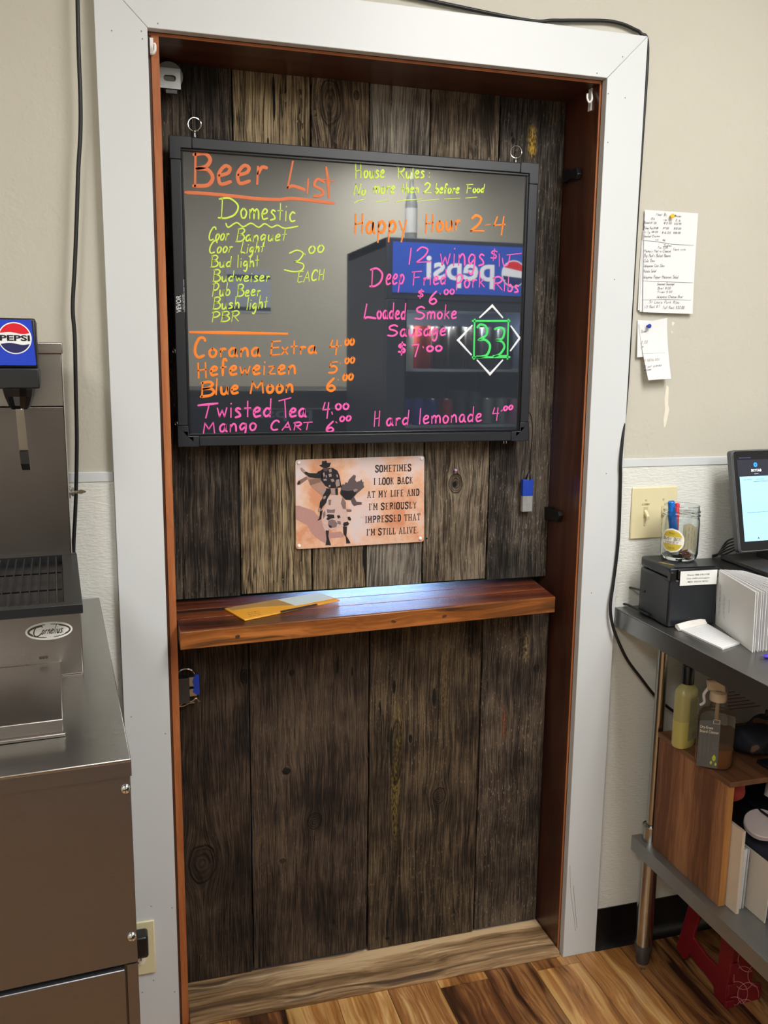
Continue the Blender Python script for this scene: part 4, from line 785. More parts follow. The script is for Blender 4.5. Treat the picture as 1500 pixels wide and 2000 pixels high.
for a in (("Side", 300, 1124, 342, 1120, 22), ("2 22", 300, 1215, 354, 1210, 24), ("Tax", 300, 1242, 320, 1240, 14), ("XX TOTAL 22.11", 316, 1360, 450, 1350, 20), ("10 cut pieces", 320, 1410, 466, 1394, 20), ("and sides", 322, 1434, 382, 1428, 16), ("xx", 318, 1460, 336, 1460, 14)): rt(*a)
ribbon(m, [py_(-0.022, 1180+310/4.167, 380+1296/4.167), py_(-0.022, 1180+496/4.167, 380+1288/4.167)], 0.0006, NB, 0.0001)
obj('handwriting', m, INK, rc)
# ------------------------------------------------------------------ switch plate
IV = plain((222, 212, 172), 0.35, var=0.02); IVD = plain((196, 186, 148), 0.4, var=0.02)
a = py_(-0.003, 1234, 952); x0, z1 = a.x, a.z
sw = thing('light_switch', 'ivory double light switch plate marked LOBBY behind the glass jar', 'light switch', (x0+0.058, -0.003, z1-0.115))
obj('plate', MB().box(x0, x0+0.118, -0.0085, -0.003, z1-0.120, z1), IV, sw, bevel=0.0025)
for i, dx in enumerate((0.036, 0.082)):
    o = obj('toggle_slot', MB().box(x0+dx-0.0055, x0+dx+0.0055, -0.0092, -0.0084, z1-0.071, z1-0.045), IVD, sw)
    t = MB().hexa([(x0+dx-.004, -.009, z1-.062), (x0+dx+.004, -.009, z1-.062), (x0+dx+.004, -.009, z1-.052), (x0+dx-.004, -.009, z1-.052)], [(x0+dx-.0035, -.021, z1-.072), (x0+dx+.0035, -.021, z1-.072), (x0+dx+.0035, -.022, z1-.065), (x0+dx-.0035, -.022, z1-.065)])
    obj('toggle', t, IV, sw, bevel=0.001)
    for zz in (0.029, 0.088):
        obj('screw', MB().cyl((x0+dx, -.0084, z1-zz), (x0+dx, -.0098, z1-zz), 0.003, 0.0024, n=12), IVD, sw)
m = MB(); text_mesh(m, 'LOBBY', (x0+0.026, -0.0086, z1-0.0415), (x0+0.046, -0.0086, z1-0.0415), 0.0045, (0, 0, 1), NB); obj('lettering', m, plain((90, 84, 66), 0.6), sw)
# ------------------------------------------------------------------ low outlet with adapter
a = py_(-0.02, 301, 1794); b = py_(-0.02, 311, 1898); x1 = a.x; z1 = a.z; z0 = b.z+.003
ou = thing('wall_outlet', 'ivory electrical outlet plate low on the left casing', 'outlet', (x1-0.035, -0.02, z0))
obj('plate', MB().box(x1-0.072, x1, -0.0255, -0.02, z0, z1), IV, ou, bevel=0.0025)
for zz in (0.3, 0.7):
    c0 = Vector((x1-0.036, -0.0256, z0+(z1-z0)*zz)); pts = []
    for i in range(20):
        t = 2*math.pi*i/20; pts.append((c0.x+0.016*math.cos(t), c0.y, c0.z+max(-0.0115, min(0.0115, 0.016*math.sin(t)))))
    obj('socket', MB().prism(pts, (0, -0.0012, 0)), plain((236, 230, 206), 0.3), ou)
    obj('socket_slots', MB().box(c0.x-.0075, c0.x-.0055, -.0272, -.0266, c0.z-.002, c0.z+.006).box(c0.x+.0055, c0.x+.0075, -.0272, -.0266, c0.z-.002, c0.z+.006).cyl((c0.x, -.0266, c0.z-.006), (c0.x, -.0272, c0.z-.006), .0022, n=10), plain((50, 46, 40), 0.6), ou)
a = py_(-0.055, 289, 1826); b = py_(-0.055, 289, 1868)
solo('plug_adapter', MB().box(a.x-0.045, a.x, -0.062, -0.027, b.z, a.z), plain((18, 20, 24), 0.3), 'black plug adapter pushed into the low outlet behind the steel cabinet edge', 'plug', bevel=0.006, seg=3)
# ------------------------------------------------------------------ stainless cabinet (turned about four degrees)
FO = Vector((-0.075, -0.753, 0)); F1 = Vector((-0.9977, -0.068, 0)); F2 = Vector((-0.068, 0.9977, 0))
def F(u, v, z): q = FO+F1*u+F2*v; return Vector((q.x, q.y, z))
def fbox(m, u0, u1, v0, v1, z0, z1): return m.hexa([F(u1,v0,z0), F(u0,v0,z0), F(u0,v1,z0), F(u1,v1,z0)], [F(u1,v0,z1), F(u0,v0,z1), F(u0,v1,z1), F(u1,v1,z1)])
ca = thing('steel_cabinet', 'brushed stainless steel cabinet left of the doorway carrying the drink dispenser', 'cabinet', F(0.4, 0.35, 0))
obj('counter_top', fbox(MB(), 0, 0.95, 0, 0.735, 0.9755, 0.98), STEEL, ca, bevel=0.0012)
obj('front_lip', fbox(MB(), 0, 0.95, 0, 0.0012, 0.9585, 0.976), STEELV, ca)
obj('side_lip', fbox(MB(), 0, 0.0012, 0.002, 0.735, 0.9585, 0.976), STEEL, ca)
obj('body', fbox(MB(), 0.0035, 0.945, 0.012, 0.73, 0.10, 0.9745), STEELV, ca)
obj('front_panel', fbox(MB(), 0.0015, 0.948, 0.0022, 0.0105, 0.715, 0.975), STEELV, ca, bevel=0.001)
obj('door', fbox(MB(), 0.017, 0.93, 0.0, 0.0105, 0.13, 0.7095), STEELV, ca, bevel=0.0012)
obj('stile', fbox(MB(), 0.0015, 0.0145, 0.0022, 0.0105, 0.10, 0.7135), STEELV, ca)
obj('base', fbox(MB(), 0.03, 0.93, 0.05, 0.70, 0.0, 0.10), BLACKP, ca)
for z in (0.942, 0.750):
    q = F(0.0075, 0.0022, z); n_ = -F2
    o = obj('screw', MB().lathe(q, [(0.0062, 0), (0.0060, 0.0012), (0.0042, 0.003), (0.0, 0.0038)], 16, n_), CHROME, ca, smooth=True)
    m = MB(); 
    for d_ in (Vector((0, 0, 1)), F1): ribbon(m, [q-F2*0.0036-d_*0.0025, q-F2*0.0036+d_*0.0025], 0.0012, tuple(-F2), 0.0004)
    obj('cross_slot', m, BLACKP, o)
# dispenser
DS = brushed('dispenser_steel', (166, 160, 156), 0.28, 0); DSP = brushed('dispenser_back', (128, 122, 118), 0.34, 0)
di = thing('drink_dispenser', 'stainless drink dispenser with a blue badge valve over a black drip tray', 'drink dispenser', F(0.3, 0.45, 0.98))
obj('base_housing', fbox(MB(), 0.042, 0.62, 0.3126, 0.66, 0.98, 1.087), DS, di, bevel=0.0015)
obj('front_cover', fbox(MB(), 0.0725, 0.62, 0.094, 0.3122, 0.9835, 1.001), DS, di, bevel=0.0012)
obj('cover_lip', fbox(MB(), 0.0705, 0.62, 0.088, 0.094, 0.9805, 0.9845), DS, di, bevel=0.0008)
# drip tray with rim and wire grate
TRB = plain((22, 23, 26), 0.35)
m = fbox(MB(), 0.040, 0.64, 0.255, 0.272, 1.0875, 1.101); fbox(m, 0.040, 0.064, 0.272, 0.585, 1.0875, 1.101); fbox(m, 0.040, 0.64, 0.585, 0.60, 1.0875, 1.101); fbox(m, 0.064, 0.64, 0.272, 0.585, 1.0875, 1.0885)
obj('drip_tray', m, TRB, di, bevel=0.0008)
for i in range(34):
    u = 0.0735+i*0.0125; obj('grate_wire', MB().cyl(F(u, 0.276, 1.0995), F(u, 0.58, 1.0995), 0.0011, n=6), plain((70, 70, 72), 0.3, 1.0), di)
for v in (0.36, 0.47): obj('cross_wire', MB().cyl(F(0.066, v, 1.0975), F(0.62, v, 1.0975), 0.0013, n=6), plain((40, 40, 42), 0.4, 1.0), di)
obj('splash_panel', fbox(MB(), 0.048, 0.62, 0.60, 0.66, 1.087, 1.354), DSP, di, bevel=0.001)
obj('upper_panel', fbox(MB(), 0.048, 0.62, 0.5985, 0.66, 1.3555, 1.443), DS, di, bevel=0.001)
obj('top_cap', fbox(MB(), 0.0455, 0.62, 0.592, 0.665, 1.443, 1.461), DS, di, bevel=0.0015)
obj('edge_trim', fbox(MB(), 0.0465, 0.0478, 0.597, 0.66, 1.101, 1.443), plain((220, 220, 218), 0.3, .8), di)
# key switch on the side
o = obj('key_lock', MB().lathe(F(0.048, 0.63, 1.203), [(0.011, 0), (0.011, 0.004), (0.008, 0.006), (0.008, 0.010), (0.0, 0.010)], 20, -F1), CHROME, di, smooth=True)
m = MB().cyl(F(0.038, 0.63, 1.203), F(0.030, 0.63, 1.203), 0.0024, n=10); m.prism([F(0.031, 0.63, 1.206), F(0.026, 0.63, 1.207), F(0.018, 0.63, 1.204), F(0.018, 0.63, 1.202), F(0.026, 0.63, 1.199), F(0.031, 0.63, 1.200)], F2*0.0015)
obj('toggle_lever', m, plain((150, 142, 120), 0.35, 1.0), o)
# oval maker's sticker
c0 = F(0.0865, 0.3124, 1.0495); FN = tuple(-F2)
def oval(a, b, off=0.0, n=32): return [c0-F1*a*math.cos(2*math.pi*i/n)+Vector((0,0,b*math.sin(2*math.pi*i/n)))-F2*off for i in range(n)]
st_o = obj('oval_sticker', MB().prism(oval(0.032, 0.0135), -F2*0.0004), plain((228, 229, 226), 0.35, var=0.01), di)
m = MB(); BR = plain((74, 62, 48), 0.5)
def arc(a0, a1, w0, a=0.0285, b=0.0098, n=18):
    p = [c0-F1*a*math.cos(t)+Vector((0,0,b*math.sin(t)))-F2*0.0005 for t in [a0+(a1-a0)*i/n for i in range(n+1)]]; ribbon(m, p, w0, FN, 0.0001)
arc(math.radians(100), math.radians(262), 0.0013); arc(math.radians(-78), math.radians(85), 0.0012, 0.029)
arc(math.radians(115), math.radians(215), 0.0018, 0.027, 0.008); arc(math.radians(-40), math.radians(60), 0.0020, 0.028, 0.009)
A = c0+F1*0.0185+Vector((0,0,-0.0042))-F2*0.0006; B = c0-F1*0.019+Vector((0,0,-0.0042))-F2*0.0006
ribbon(m, catmull([c0+F1*u+Vector((0,0,z))-F2*.0006 for u, z in ((.0085,.0062),(.012,.0085),(.017,.0065),(.0205,.000),(.0195,-.006),(.015,-.0065),(.0105,-.003))], 5), 0.0017, FN, .0001)
write(m, 'ornelius.', c0+F1*0.0108+Vector((0,0,-0.0042))-F2*0.0006, B, 0.0125, (0,0,1), 0.0013, FN, 0.35, 0, th=.0001)
obj('lettering', m, BR, st_o)
m = MB()
for u in (0.092, 0.096, 0.1): m.ball(F(u, 0.3122, 1.010), 0.0022, (1, .2, 1))
obj('scuff', m, plain((60, 52, 48), 0.7), di)
# valve
va = obj('valve_body', fbox(MB(), 0.082, 0.150, 0.44, 0.60, 1.391, 1.421), BLACKP, di, bevel=0.002)
va['label'] = 'black dispensing valve'
obj('badge_housing', fbox(MB(), 0.0835, 0.148, 0.455, 0.585, 1.4215, 1.495), BLACKP, va, bevel=0.003)
def fq(u, z, v=0.4545): return F(u, v, z)
BLU = NG('badge_blue'); _x, _y, _z = BLU.sep(BLU.pos()); dd = BLU.mp('MULTIPLY', BLU.mp('SINE', BLU.mp('MULTIPLY', BLU.mp('ADD', _x, BLU.mp('MULTIPLY', _z, 0.9)), 2600.0)), BLU.mp('SINE', BLU.mp('MULTIPLY', BLU.mp('SUBTRACT', _x, BLU.mp('MULTIPLY', _z, 0.9)), 2600.0)))
BLU.set(Base_Color=BLU.mix(BLU.ramp(dd, [(0.45, 0.0), (0.8, 0.7)]), lin((18, 52, 190)), lin((70, 120, 230))), Roughness=0.25)
obj('blue_badge', MB().prism(roundq([fq(.146,1.4925), fq(.0895,1.4925), fq(.0855,1.4255), fq(.146,1.4255)], .002, 3), -F2*0.0012), BLU.m, va)
bc = (0.1135, 1.4655); R0 = 0.0235
def disc(r, off, a0=0, a1=360, n=40, f=None):
    return [fq(bc[0]-r*math.cos(math.radians(a0+(a1-a0)*i/n)), bc[1]+r*math.sin(math.radians(a0+(a1-a0)*i/n)), 0.4545-off) for i in range(n+(0 if a1-a0 == 360 else 1))]
WH = plain((236, 238, 240), 0.3, var=0.0)
obj('badge_disc', MB().prism(disc(R0, 0.0013), -F2*0.0001), WH, va)
def wave(t): return 0.0016*math.sin(t*math.pi*2)
def seg(r, top, c_, off):
    # circular cap above (top=1) or below (top=-1) a wavy line at height c_
    P_ = []; hw = math.sqrt(r*r-c_*c_)
    for i in range(21):
        s_ = -1+2*i/20; P_.append(fq(bc[0]-hw*s_, bc[1]+c_+wave((s_+1)/2*0.9)*(1-abs(s_)**3), .4545-off))
    a0 = math.degrees(math.atan2(c_, hw)); 
    for i in range(1, 24):
        a = math.radians(a0+(180-2*a0)*i/24) if top == 1 else math.radians(a0-(180+2*a0)*i/24)
        P_.append(fq(bc[0]-r*math.cos(a), bc[1]+r*math.sin(a), .4545-off))
    return MB().prism(P_, -F2*0.0001)
obj('badge_red', seg(R0*0.93, 1, 0.0075, 0.0015), plain((214, 22, 40), 0.3, var=0.0), va)
obj('badge_navy', seg(R0*0.93, -1, -0.0085, 0.0015), plain((34, 36, 92), 0.3, var=0.0), va)
m = MB(); text_mesh(m, 'PEPSI', fq(.1345, 1.4618, .4529), fq(.0925, 1.4618, .4529), 0.0082, (0, 0, 1), FN, 0.035, 0.0001); obj('lettering', m, plain((16, 18, 30), 0.3), va)
q = F(0.1135, 0.50, 1.391)
obj('nozzle', MB().lathe(q-Vector((0, 0, 0.034)), [(0.0, 0), (0.013, 0), (0.017, 0.006), (0.022, 0.020), (0.024, 0.030), (0.024, 0.034)], 14), BLACKM, va, smooth=False)
CH2 = plain((214, 210, 204), 0.18, 1.0)
obj('lever', MB().prism([F(.119,.462,1.360), F(.1075,.462,1.360), F(.1035,.47,1.275), F(.1025,.485,1.262), F(.1155,.485,1.262), F(.117,.47,1.275)], F2*0.003), CH2, va, bevel=0.0008)
obj('lever_pad', MB().prism([F(.1172,.4612,1.294), F(.1042,.4612,1.294), F(.1032,.4612,1.275), F(.1162,.4612,1.275)], F2*0.0012), plain((70, 70, 72), .3, .9), va)
# ------------------------------------------------------------------ work table
TZ1 = 0.876; TX = 1.011; TY = -0.74
SST = brushed('table_steel', (150, 150, 148), 0.33, 1); GALV = plain((150, 152, 150), 0.42, 0.7, var=0.12, scale=14)
tb = thing('work_table', 'stainless steel work table with tubular legs and a grey undershelf', 'table', (1.7, -0.37, 0))
obj('table_top', MB().box(TX, 2.4, TY, -0.004, TZ1-0.003, TZ1), SST, tb, bevel=0.001)
obj('edge_apron', MB().box(TX, TX+0.0015, TY, -0.004, TZ1-0.043, TZ1-0.003), SST, tb)
obj('edge_apron', MB().box(TX+0.002, 2.4, TY, TY+0.0015, TZ1-0.043, TZ1-0.003), SST, tb)
obj('hat_channel', MB().box(1.12, 2.3, -0.42, -0.32, TZ1-0.038, TZ1-0.004), plain((120, 120, 118), 0.5, 0.6), tb)
for lx, ly in ((1.094, -0.085), (1.094, -0.655), (2.33, -0.085), (2.33, -0.655)):
    l = obj('leg', MB().cyl((lx, ly, 0.36), (lx, ly, TZ1-0.004), 0.0125, n=20).cyl((lx, ly, 0.075), (lx, ly, 0.36), 0.0205, n=24).torus((lx, ly, 0.36), 0.0195, 0.0016, (0, 0, 1)).cyl((lx, ly, 0.05), (lx, ly, 0.078), 0.0195, 0.0205, n=20), plain((176, 176, 172), 0.22, 1.0, var=0.05), tb, smooth=True)
    obj('foot', MB().lathe((lx, ly, 0.0), [(0.0, 0), (0.0145, 0), (0.0165, 0.012), (0.0165, 0.034), (0.021, 0.036), (0.021, 0.05), (0, 0.05)], 20), plain((90, 92, 94), 0.35, 0.6), l, smooth=True)
UZ = 0.322
obj('undershelf', MB().box(1.062, 2.37, -0.69, -0.055, UZ-0.0015, UZ), GALV, tb)
obj('undershelf_lip', MB().box(1.062, 1.0635, -0.69, -0.055, UZ-0.036, UZ-0.0016), GALV, tb)
obj('undershelf_lip', MB().box(1.064, 2.37, -0.69, -0.6885, UZ-0.036, UZ-0.0016), GALV, tb)
# ------------------------------------------------------------------ receipt printer
a = pz_(TZ1, 1237, 1195); b = pz_(TZ1, 1303, 1227); c = pz_(TZ1, 1396, 1221)
e_r = (c-b).normalized(); e_b = (a-b); e_b = (e_b-e_r*e_b.dot(e_r)).normalized(); pw, pd = (c-b).length, 0.155
def Q(u, v, z): q = b+e_r*u+e_b*v; return Vector((q.x, q.y, TZ1+z))
def qbox(m, u0, u1, v0, v1, z0, z1): return m.hexa([Q(u0,v0,z0),Q(u1,v0,z0),Q(u1,v1,z0),Q(u0,v1,z0)], [Q(u0,v0,z1),Q(u1,v0,z1),Q(u1,v1,z1),Q(u0,v1,z1)])
PH = 0.131; pdv = (a-b).length; PB = plain((30, 33, 38), 0.33, var=0.05)
pr = thing('receipt_printer', 'black cube receipt printer with a white support label on the steel table', 'printer', Q(pw/2, pdv/2, 0))
obj('body', qbox(MB(), 0, pw, 0, pdv, 0.001, PH-0.024), PB, pr, bevel=0.006, seg=3)
obj('top_cover', qbox(MB(), 0.0005, pw-0.0005, 0.004, pdv, PH-0.0225, PH), PB, pr, bevel=0.005, seg=3)
obj('cutter_slot', qbox(MB(), 0.012, pw-0.006, 0.004, 0.009, PH-0.0005, PH+0.0012), BLACKM, pr)
obj('front_flap', qbox(MB(), 0.016, pw, -0.0025, 0.004, PH-0.0225, PH-0.003), BLACKM, pr, bevel=0.001)
obj('release_tab', qbox(MB(), 0.0, 0.014, -0.001, 0.014, PH-0.030, PH-0.008), BLACKM, pr, bevel=0.002)
lb = obj('support_label', qbox(MB(), 0.021, pw-0.006, -0.0034, -0.0026, PH-0.0375, PH-0.006), plain((230, 231, 228), 0.4, var=0.01), pr)
m = MB()
for i, t in enumerate(('Phone: 888.278.2108', 'Chat: shift4.com/support', 'MID: 0023518761')):
    z = PH-0.0165-i*0.0075; d_ = 0.012*(0.1, 0.0, 0.25)[i]
    text_mesh(m, t, Q(0.028+d_+.008, -0.0035, z), Q(pw-0.014-d_-.01, -0.0035, z), 0.0034, (0, 0, 1), tuple(-e_b), 0.01, 0.0001)
obj('lettering', m, plain((60, 60, 62), 0.6), lb)
m = MB()
for k_, (u, v) in enumerate(((0.006, 0.06), (0.010, 0.05), (0.016, 0.04))): m.tube([Q(u, v, PH+.0003), Q(u+.008, v-.012, PH+.0003)], 0.0008, 5)
obj('gold_marks', m, plain((170, 150, 80), 0.4), pr)
cable('power_cable', [Q(0.0, 0.10, 0.055), PX(2, TZ1+0.04, 1222, 1147), PX(2, TZ1+0.02, 1205, 1160), PX(2, TZ1+0.008, 1202, 1170), PX(2, TZ1+0.006, 1212, 1178), PX(2, TZ1+0.006, 1228, 1182), Q(-0.004, 0.07, 0.008)], 0.0024, 'thin black cable looping out of the left side of the printer')
# ------------------------------------------------------------------ glass jar on the printer
jz = TZ1+PH+0.0008; jc = pz_(jz, 1325, 1090); JK = 1.17; JZ = 1.15; jr = 0.0335
GL = glassm(); 
jar = thing('glass_jar', 'clear glass honey jar standing on the printer, holding markers and coins', 'jar', (jc.x, jc.y, jz))
k_ = 0.001
prof = [(0, 0.0), (0.028, 0.0), (0.0325, 0.004), (0.0345, 0.012), (0.0345, 0.072), (0.0335, 0.079), (0.0325, 0.083), (0.0345, 0.0845), (0.0345, 0.0865), (0.0325, 0.088), (0.0325, 0.0905), (0.0345, 0.092), (0.0345, 0.094), (0.0325, 0.0955), (0.0322, 0.103), (0.0328, 0.104), (0.0322, 0.105),
        (0.0300, 0.104), (0.0300, 0.085), (0.0315, 0.078), (0.0322, 0.070), (0.0322, 0.014), (0.0300, 0.007), (0.0, 0.006)]
prof = [(a*JK, b*JZ) for a, b in prof]
obj('glass', MB().lathe((jc.x, jc.y, jz), prof, 48), GL, jar, smooth=True)
# curved round honey label facing the camera's left
def onjar(a, z, r=0.0349): r *= JK; z *= JZ; return Vector((jc.x+r*math.sin(a), jc.y-r*math.cos(a), jz+z))
fa = math.atan2(CAM.x-jc.x, -(CAM.y-jc.y)); la0 = fa-0.42; lzc = 0.040
def jlabel(rr, off, rgb, name, z0=-1, z1=1, parent=jar, lz=None):
    v = []; f = []; n = 16
    for i in range(n+1):
        zz = max(z0, min(z1, -1+2*i/n)); hw = math.sqrt(max(0, 1-zz*zz))
        for j in range(9):
            s_ = -1+2*j/8; v.append(onjar(la0+hw*s_*rr/0.035, lzc+zz*rr, 0.0349+off))
    for i in range(n):
        for j in range(8): f.append((i*9+j, i*9+j+1, (i+1)*9+j+1, (i+1)*9+j))
    return obj(name, MB().add(v, f), plain(rgb, 0.45, var=0.02), parent, smooth=True)
l1 = jlabel(0.0235, 0.0000, (236, 234, 224), 'round_label'); jlabel(0.0205, 0.0003, (206, 184, 62), 'yellow_field', parent=l1)
jlabel(0.0205, 0.0006, (238, 234, 220), 'white_band', -0.34, 0.34, parent=l1)
m = MB()
def jtext(t, a0, a1, z, cap, w):
    gl = [glyph(c) for c in t]; tot = sum(g_[0] for g_ in gl)+12*(len(gl)-1); x = 0
    for wd, ss in gl:
        for st_, pts in ss:
            pp = [(a0+(a1-a0)*(x+px)/tot, z+py/100*cap) for px, py in pts]
            q3 = [onjar(a, zz, 0.0358) for a, zz in pp]; q3 = q3 if st_ or len(q3) < 3 else catmull(q3, 3)
            am = sum(a for a, _ in pp)/len(pp); ribbon(m, q3, w, (math.sin(am), -math.cos(am), 0), 0.0001)
        x += wd+12
jtext('BUSY BEE', la0-0.52, la0+0.50, lzc+0.0012, 0.0048, 0.0009); jtext('HONEY', la0-0.36, la0+0.36, lzc-0.0058, 0.0048, 0.0009); jtext('RAW', la0-0.15, la0+0.15, lzc+0.0125, 0.003, 0.0005); jtext('TEXAS', la0-0.18, la0+0.18, lzc-0.0155, 0.003, 0.0005)
obj('lettering', m, plain((60, 52, 36), 0.5), l1)
def marker(name, a, b, r, rgb, lab):
    a = Vector(a); b = Vector(b); d_ = (b-a).normalized(); t = thing(name, lab, 'marker', a); L = (b-a).length
    obj('barrel', MB().lathe(a, [(0, 0), (r*0.9, 0.0), (r*0.95, L*0.55)], 16, d_), plain((200, 205, 210), 0.3), t, smooth=True)
    obj('cap', MB().lathe(a, [(r, L*0.45), (r*1.02, L*0.5), (r*0.97, L*0.78), (r*0.86, L*0.80), (r*0.84, L-0.002), (r*0.66, L), (r*0.6, L-0.0015), (0, L-0.0015)], 16, d_), plain(rgb, 0.3), t, smooth=True)
mb1 = pz_(jz+0.115, 1308, 982); marker('dry_erase_marker', (jc.x-0.012, jc.y-0.006, jz+0.012), PX(1, jc.y-0.010, 1311, 979), 0.0092, (20, 110, 200), 'blue dry erase marker standing cap up in the glass jar')
marker('dry_erase_marker', (jc.x-0.004, jc.y+0.012, jz+0.010), PX(1, jc.y+0.012, 1323, 983), 0.0062, (206, 30, 50), 'red marker standing cap up in the glass jar')
COP = [plain((170, 100, 66), 0.3, 0.9), plain((130, 84, 62), 0.35, 0.9), plain((200, 150, 128), 0.3, 0.8), plain((150, 146, 142), 0.3, 1.0)]
rr = random.Random(5)
for i in range(22):
    a = rr.uniform(0, 6.28); d_ = rr.uniform(0, 0.019)*(0.6 if i > 12 else 1); z = jz+0.0085+(i//7)*0.0042+rr.uniform(0, .001)
    ax3 = Vector((rr.uniform(-.45, .45), rr.uniform(-.45, .45), 1)).normalized(); cc_ = Vector((jc.x+0.006+d_*math.cos(a)*0.8, jc.y+d_*math.sin(a), z+.002))
    solo('coin', MB().cyl(cc_-ax3*0.0007, cc_+ax3*0.0007, 0.0093, n=18), COP[rr.randrange(4)], 'copper or silver coin in the heap at the bottom of the honey jar', 'coin', 'coins in the jar')
# folded paper slip inside the jar
v = []; f = []
for i in range(11):
    a = fa+0.15+i*0.13
    for z in (0.020, 0.070): v.append(onjar(a, z+(0.004*math.sin(i*0.6)), 0.0298))
for i in range(10): f.append((2*i, 2*i+1, 2*i+3, 2*i+2))
fs_ = solo('folded_slip', MB().add(v, f), plain((206, 192, 160), 0.7), 'folded tan printed slip standing curled inside the glass jar', 'paper slip')
m = MB()
for k_ in range(4):
    a = fa+0.3+k_*0.22; p_ = [onjar(a, 0.024+t*0.006, 0.0303) for t in range(8)]; 
    for t in range(7):
        if (t+k_) % 3: ribbon(m, [p_[t], p_[t+1]], 0.0011, (math.sin(a), -math.cos(a), 0), 0.0001)
obj('print', m, plain((96, 86, 66), 0.6), fs_)
# ------------------------------------------------------------------ order pad, peg, pen on the table
pdq = [pz_(TZ1+0.002, *p) for p in ((1320, 1226), (1372, 1214), (1445, 1257), (1411, 1268))]
op = thing('order_pad', 'small white ruled order pad lying in front of the printer', 'notepad', (pdq[0].x, pdq[0].y, TZ1))
obj('pages', MB().prism([(p.x, p.y, TZ1+0.0005) for p in pdq], (0, 0, 0.0035)), PAPER, op)
m = MB()
for i in range(15):
    t = 0.16+i*0.055; A = pdq[0].lerp(pdq[3], t); B = pdq[1].lerp(pdq[2], t); A2 = A.lerp(B, 0.07); B2 = A.lerp(B, 0.93); ribbon(m, [(A2.x, A2.y, TZ1+.0041), (B2.x, B2.y, TZ1+.0041)], 0.0005, (0, 0, 1), 0.0001)
obj('ruled_lines', m, plain((168, 176, 186), 0.7), op)
q0 = pz_(TZ1+0.008, 1322, 1224); q1 = pz_(TZ1+0.010, 1375, 1213)
m = MB().tube([q0, q0.lerp(q1, .5)+Vector((0, 0, .002)), q1], 0.0055, 8).tube([q0+Vector((0, -.006, -.003)), q1+Vector((0, -.006, -.003))], 0.0045, 8)
solo('paper_roll', m, plain((228, 224, 218), 0.6), 'crumpled roll of white paper lying at the head of the order pad', 'paper roll', smooth=True)
q0 = pz_(TZ1+0.004, 1480, 1281); q1 = pz_(TZ1+0.005, 1545, 1284); d_ = (q1-q0).normalized()
pe = thing('pen', 'purple pen lying at the right edge of the steel table', 'pen', (q0.x, q0.y, TZ1)); 
obj('barrel', MB().lathe(q0+d_*0.010, [(0.0022, 0), (0.0042, 0.004), (0.0042, 0.09), (0, 0.092)], 14, d_), plain((74, 52, 190), 0.25), pe, smooth=True)
obj('tip', MB().lathe(q0, [(0.0003, 0), (0.0012, 0.004), (0.0022, 0.010)], 12, d_), plain((90, 90, 110), 0.3, .6), pe, smooth=True)
# ------------------------------------------------------------------ fan of envelopes
A0 = pz_(TZ1+0.0005, 1397, 1219); B0_ = pz_(TZ1+0.0005, 1467, 1274); hT = PX(0, A0.x, 1403, 1111).z-TZ1
ORD = 'one two three four five six seven eight nine ten eleven twelve thirteen fourteen fifteen sixteen seventeen eighteen nineteen twenty'.split(); nE = 20; rr = random.Random(12)
for i in range(nE):
    s_ = i*0.0024; A = A0+Vector((s_, -0.0012*i, 0)); B = B0_+Vector((i*0.0064+0.0015*rr.random(), -0.004*rr.random(), 0)); h1 = hT*(1-0.003*rr.random()); lean = -0.016+0.003*rr.random()
    T = Vector((lean*0.4, 0.0, h1)); th = Vector((0.0012 if i else 0.0016, 0.0002, 0)); T2 = Vector((lean*0.4+0.002, -0.0015*i*.3, h1-0.002*rr.random()))
    m = MB().hexa([A, B, B+th, A+th], [A+T, B+T2, B+T2+th, A+T+th])
    if i == 0: e0 = solo('envelope', m, plain((236, 236, 234), 0.6, var=0.01), 'printed grey-white front envelope of the standing batch beside the printer', 'envelope')
    else: solo('envelope', m, plain((232, 231, 230) if i % 3 else (222, 220, 224), 0.65, var=0.01), 'plain white envelope, number %s from the printer in the batch standing on the steel table' % ORD[i], 'envelope', 'white envelopes behind the front one')
m = MB(); dn = (B0_-A0).normalized(); nn_ = Vector((0, 0, 1)).cross(dn); nn_ = -nn_ if nn_.x > 0 else nn_
for k_, (u, z0, z1) in enumerate(((0.018, .2, .82), (0.024, .25, .8), (0.042, .28, .66), (0.048, .22, .62), (0.072, .38, .62))):
    for j in range(5):
        za = lerp(z0, z1, j/5); zb = lerp(z0, z1, (j+0.75)/5); 
        pa = A0+dn*u+Vector((-0.006*za, 0, hT*za))+nn_*0.0006; pb = A0+dn*u+Vector((-0.006*zb, 0, hT*zb))+nn_*0.0006; ribbon(m, [pa, pb], 0.0016 if k_ < 4 else 0.0022, tuple(nn_), 0.0001)
obj('print', m, plain((150, 150, 156), 0.6), e0)
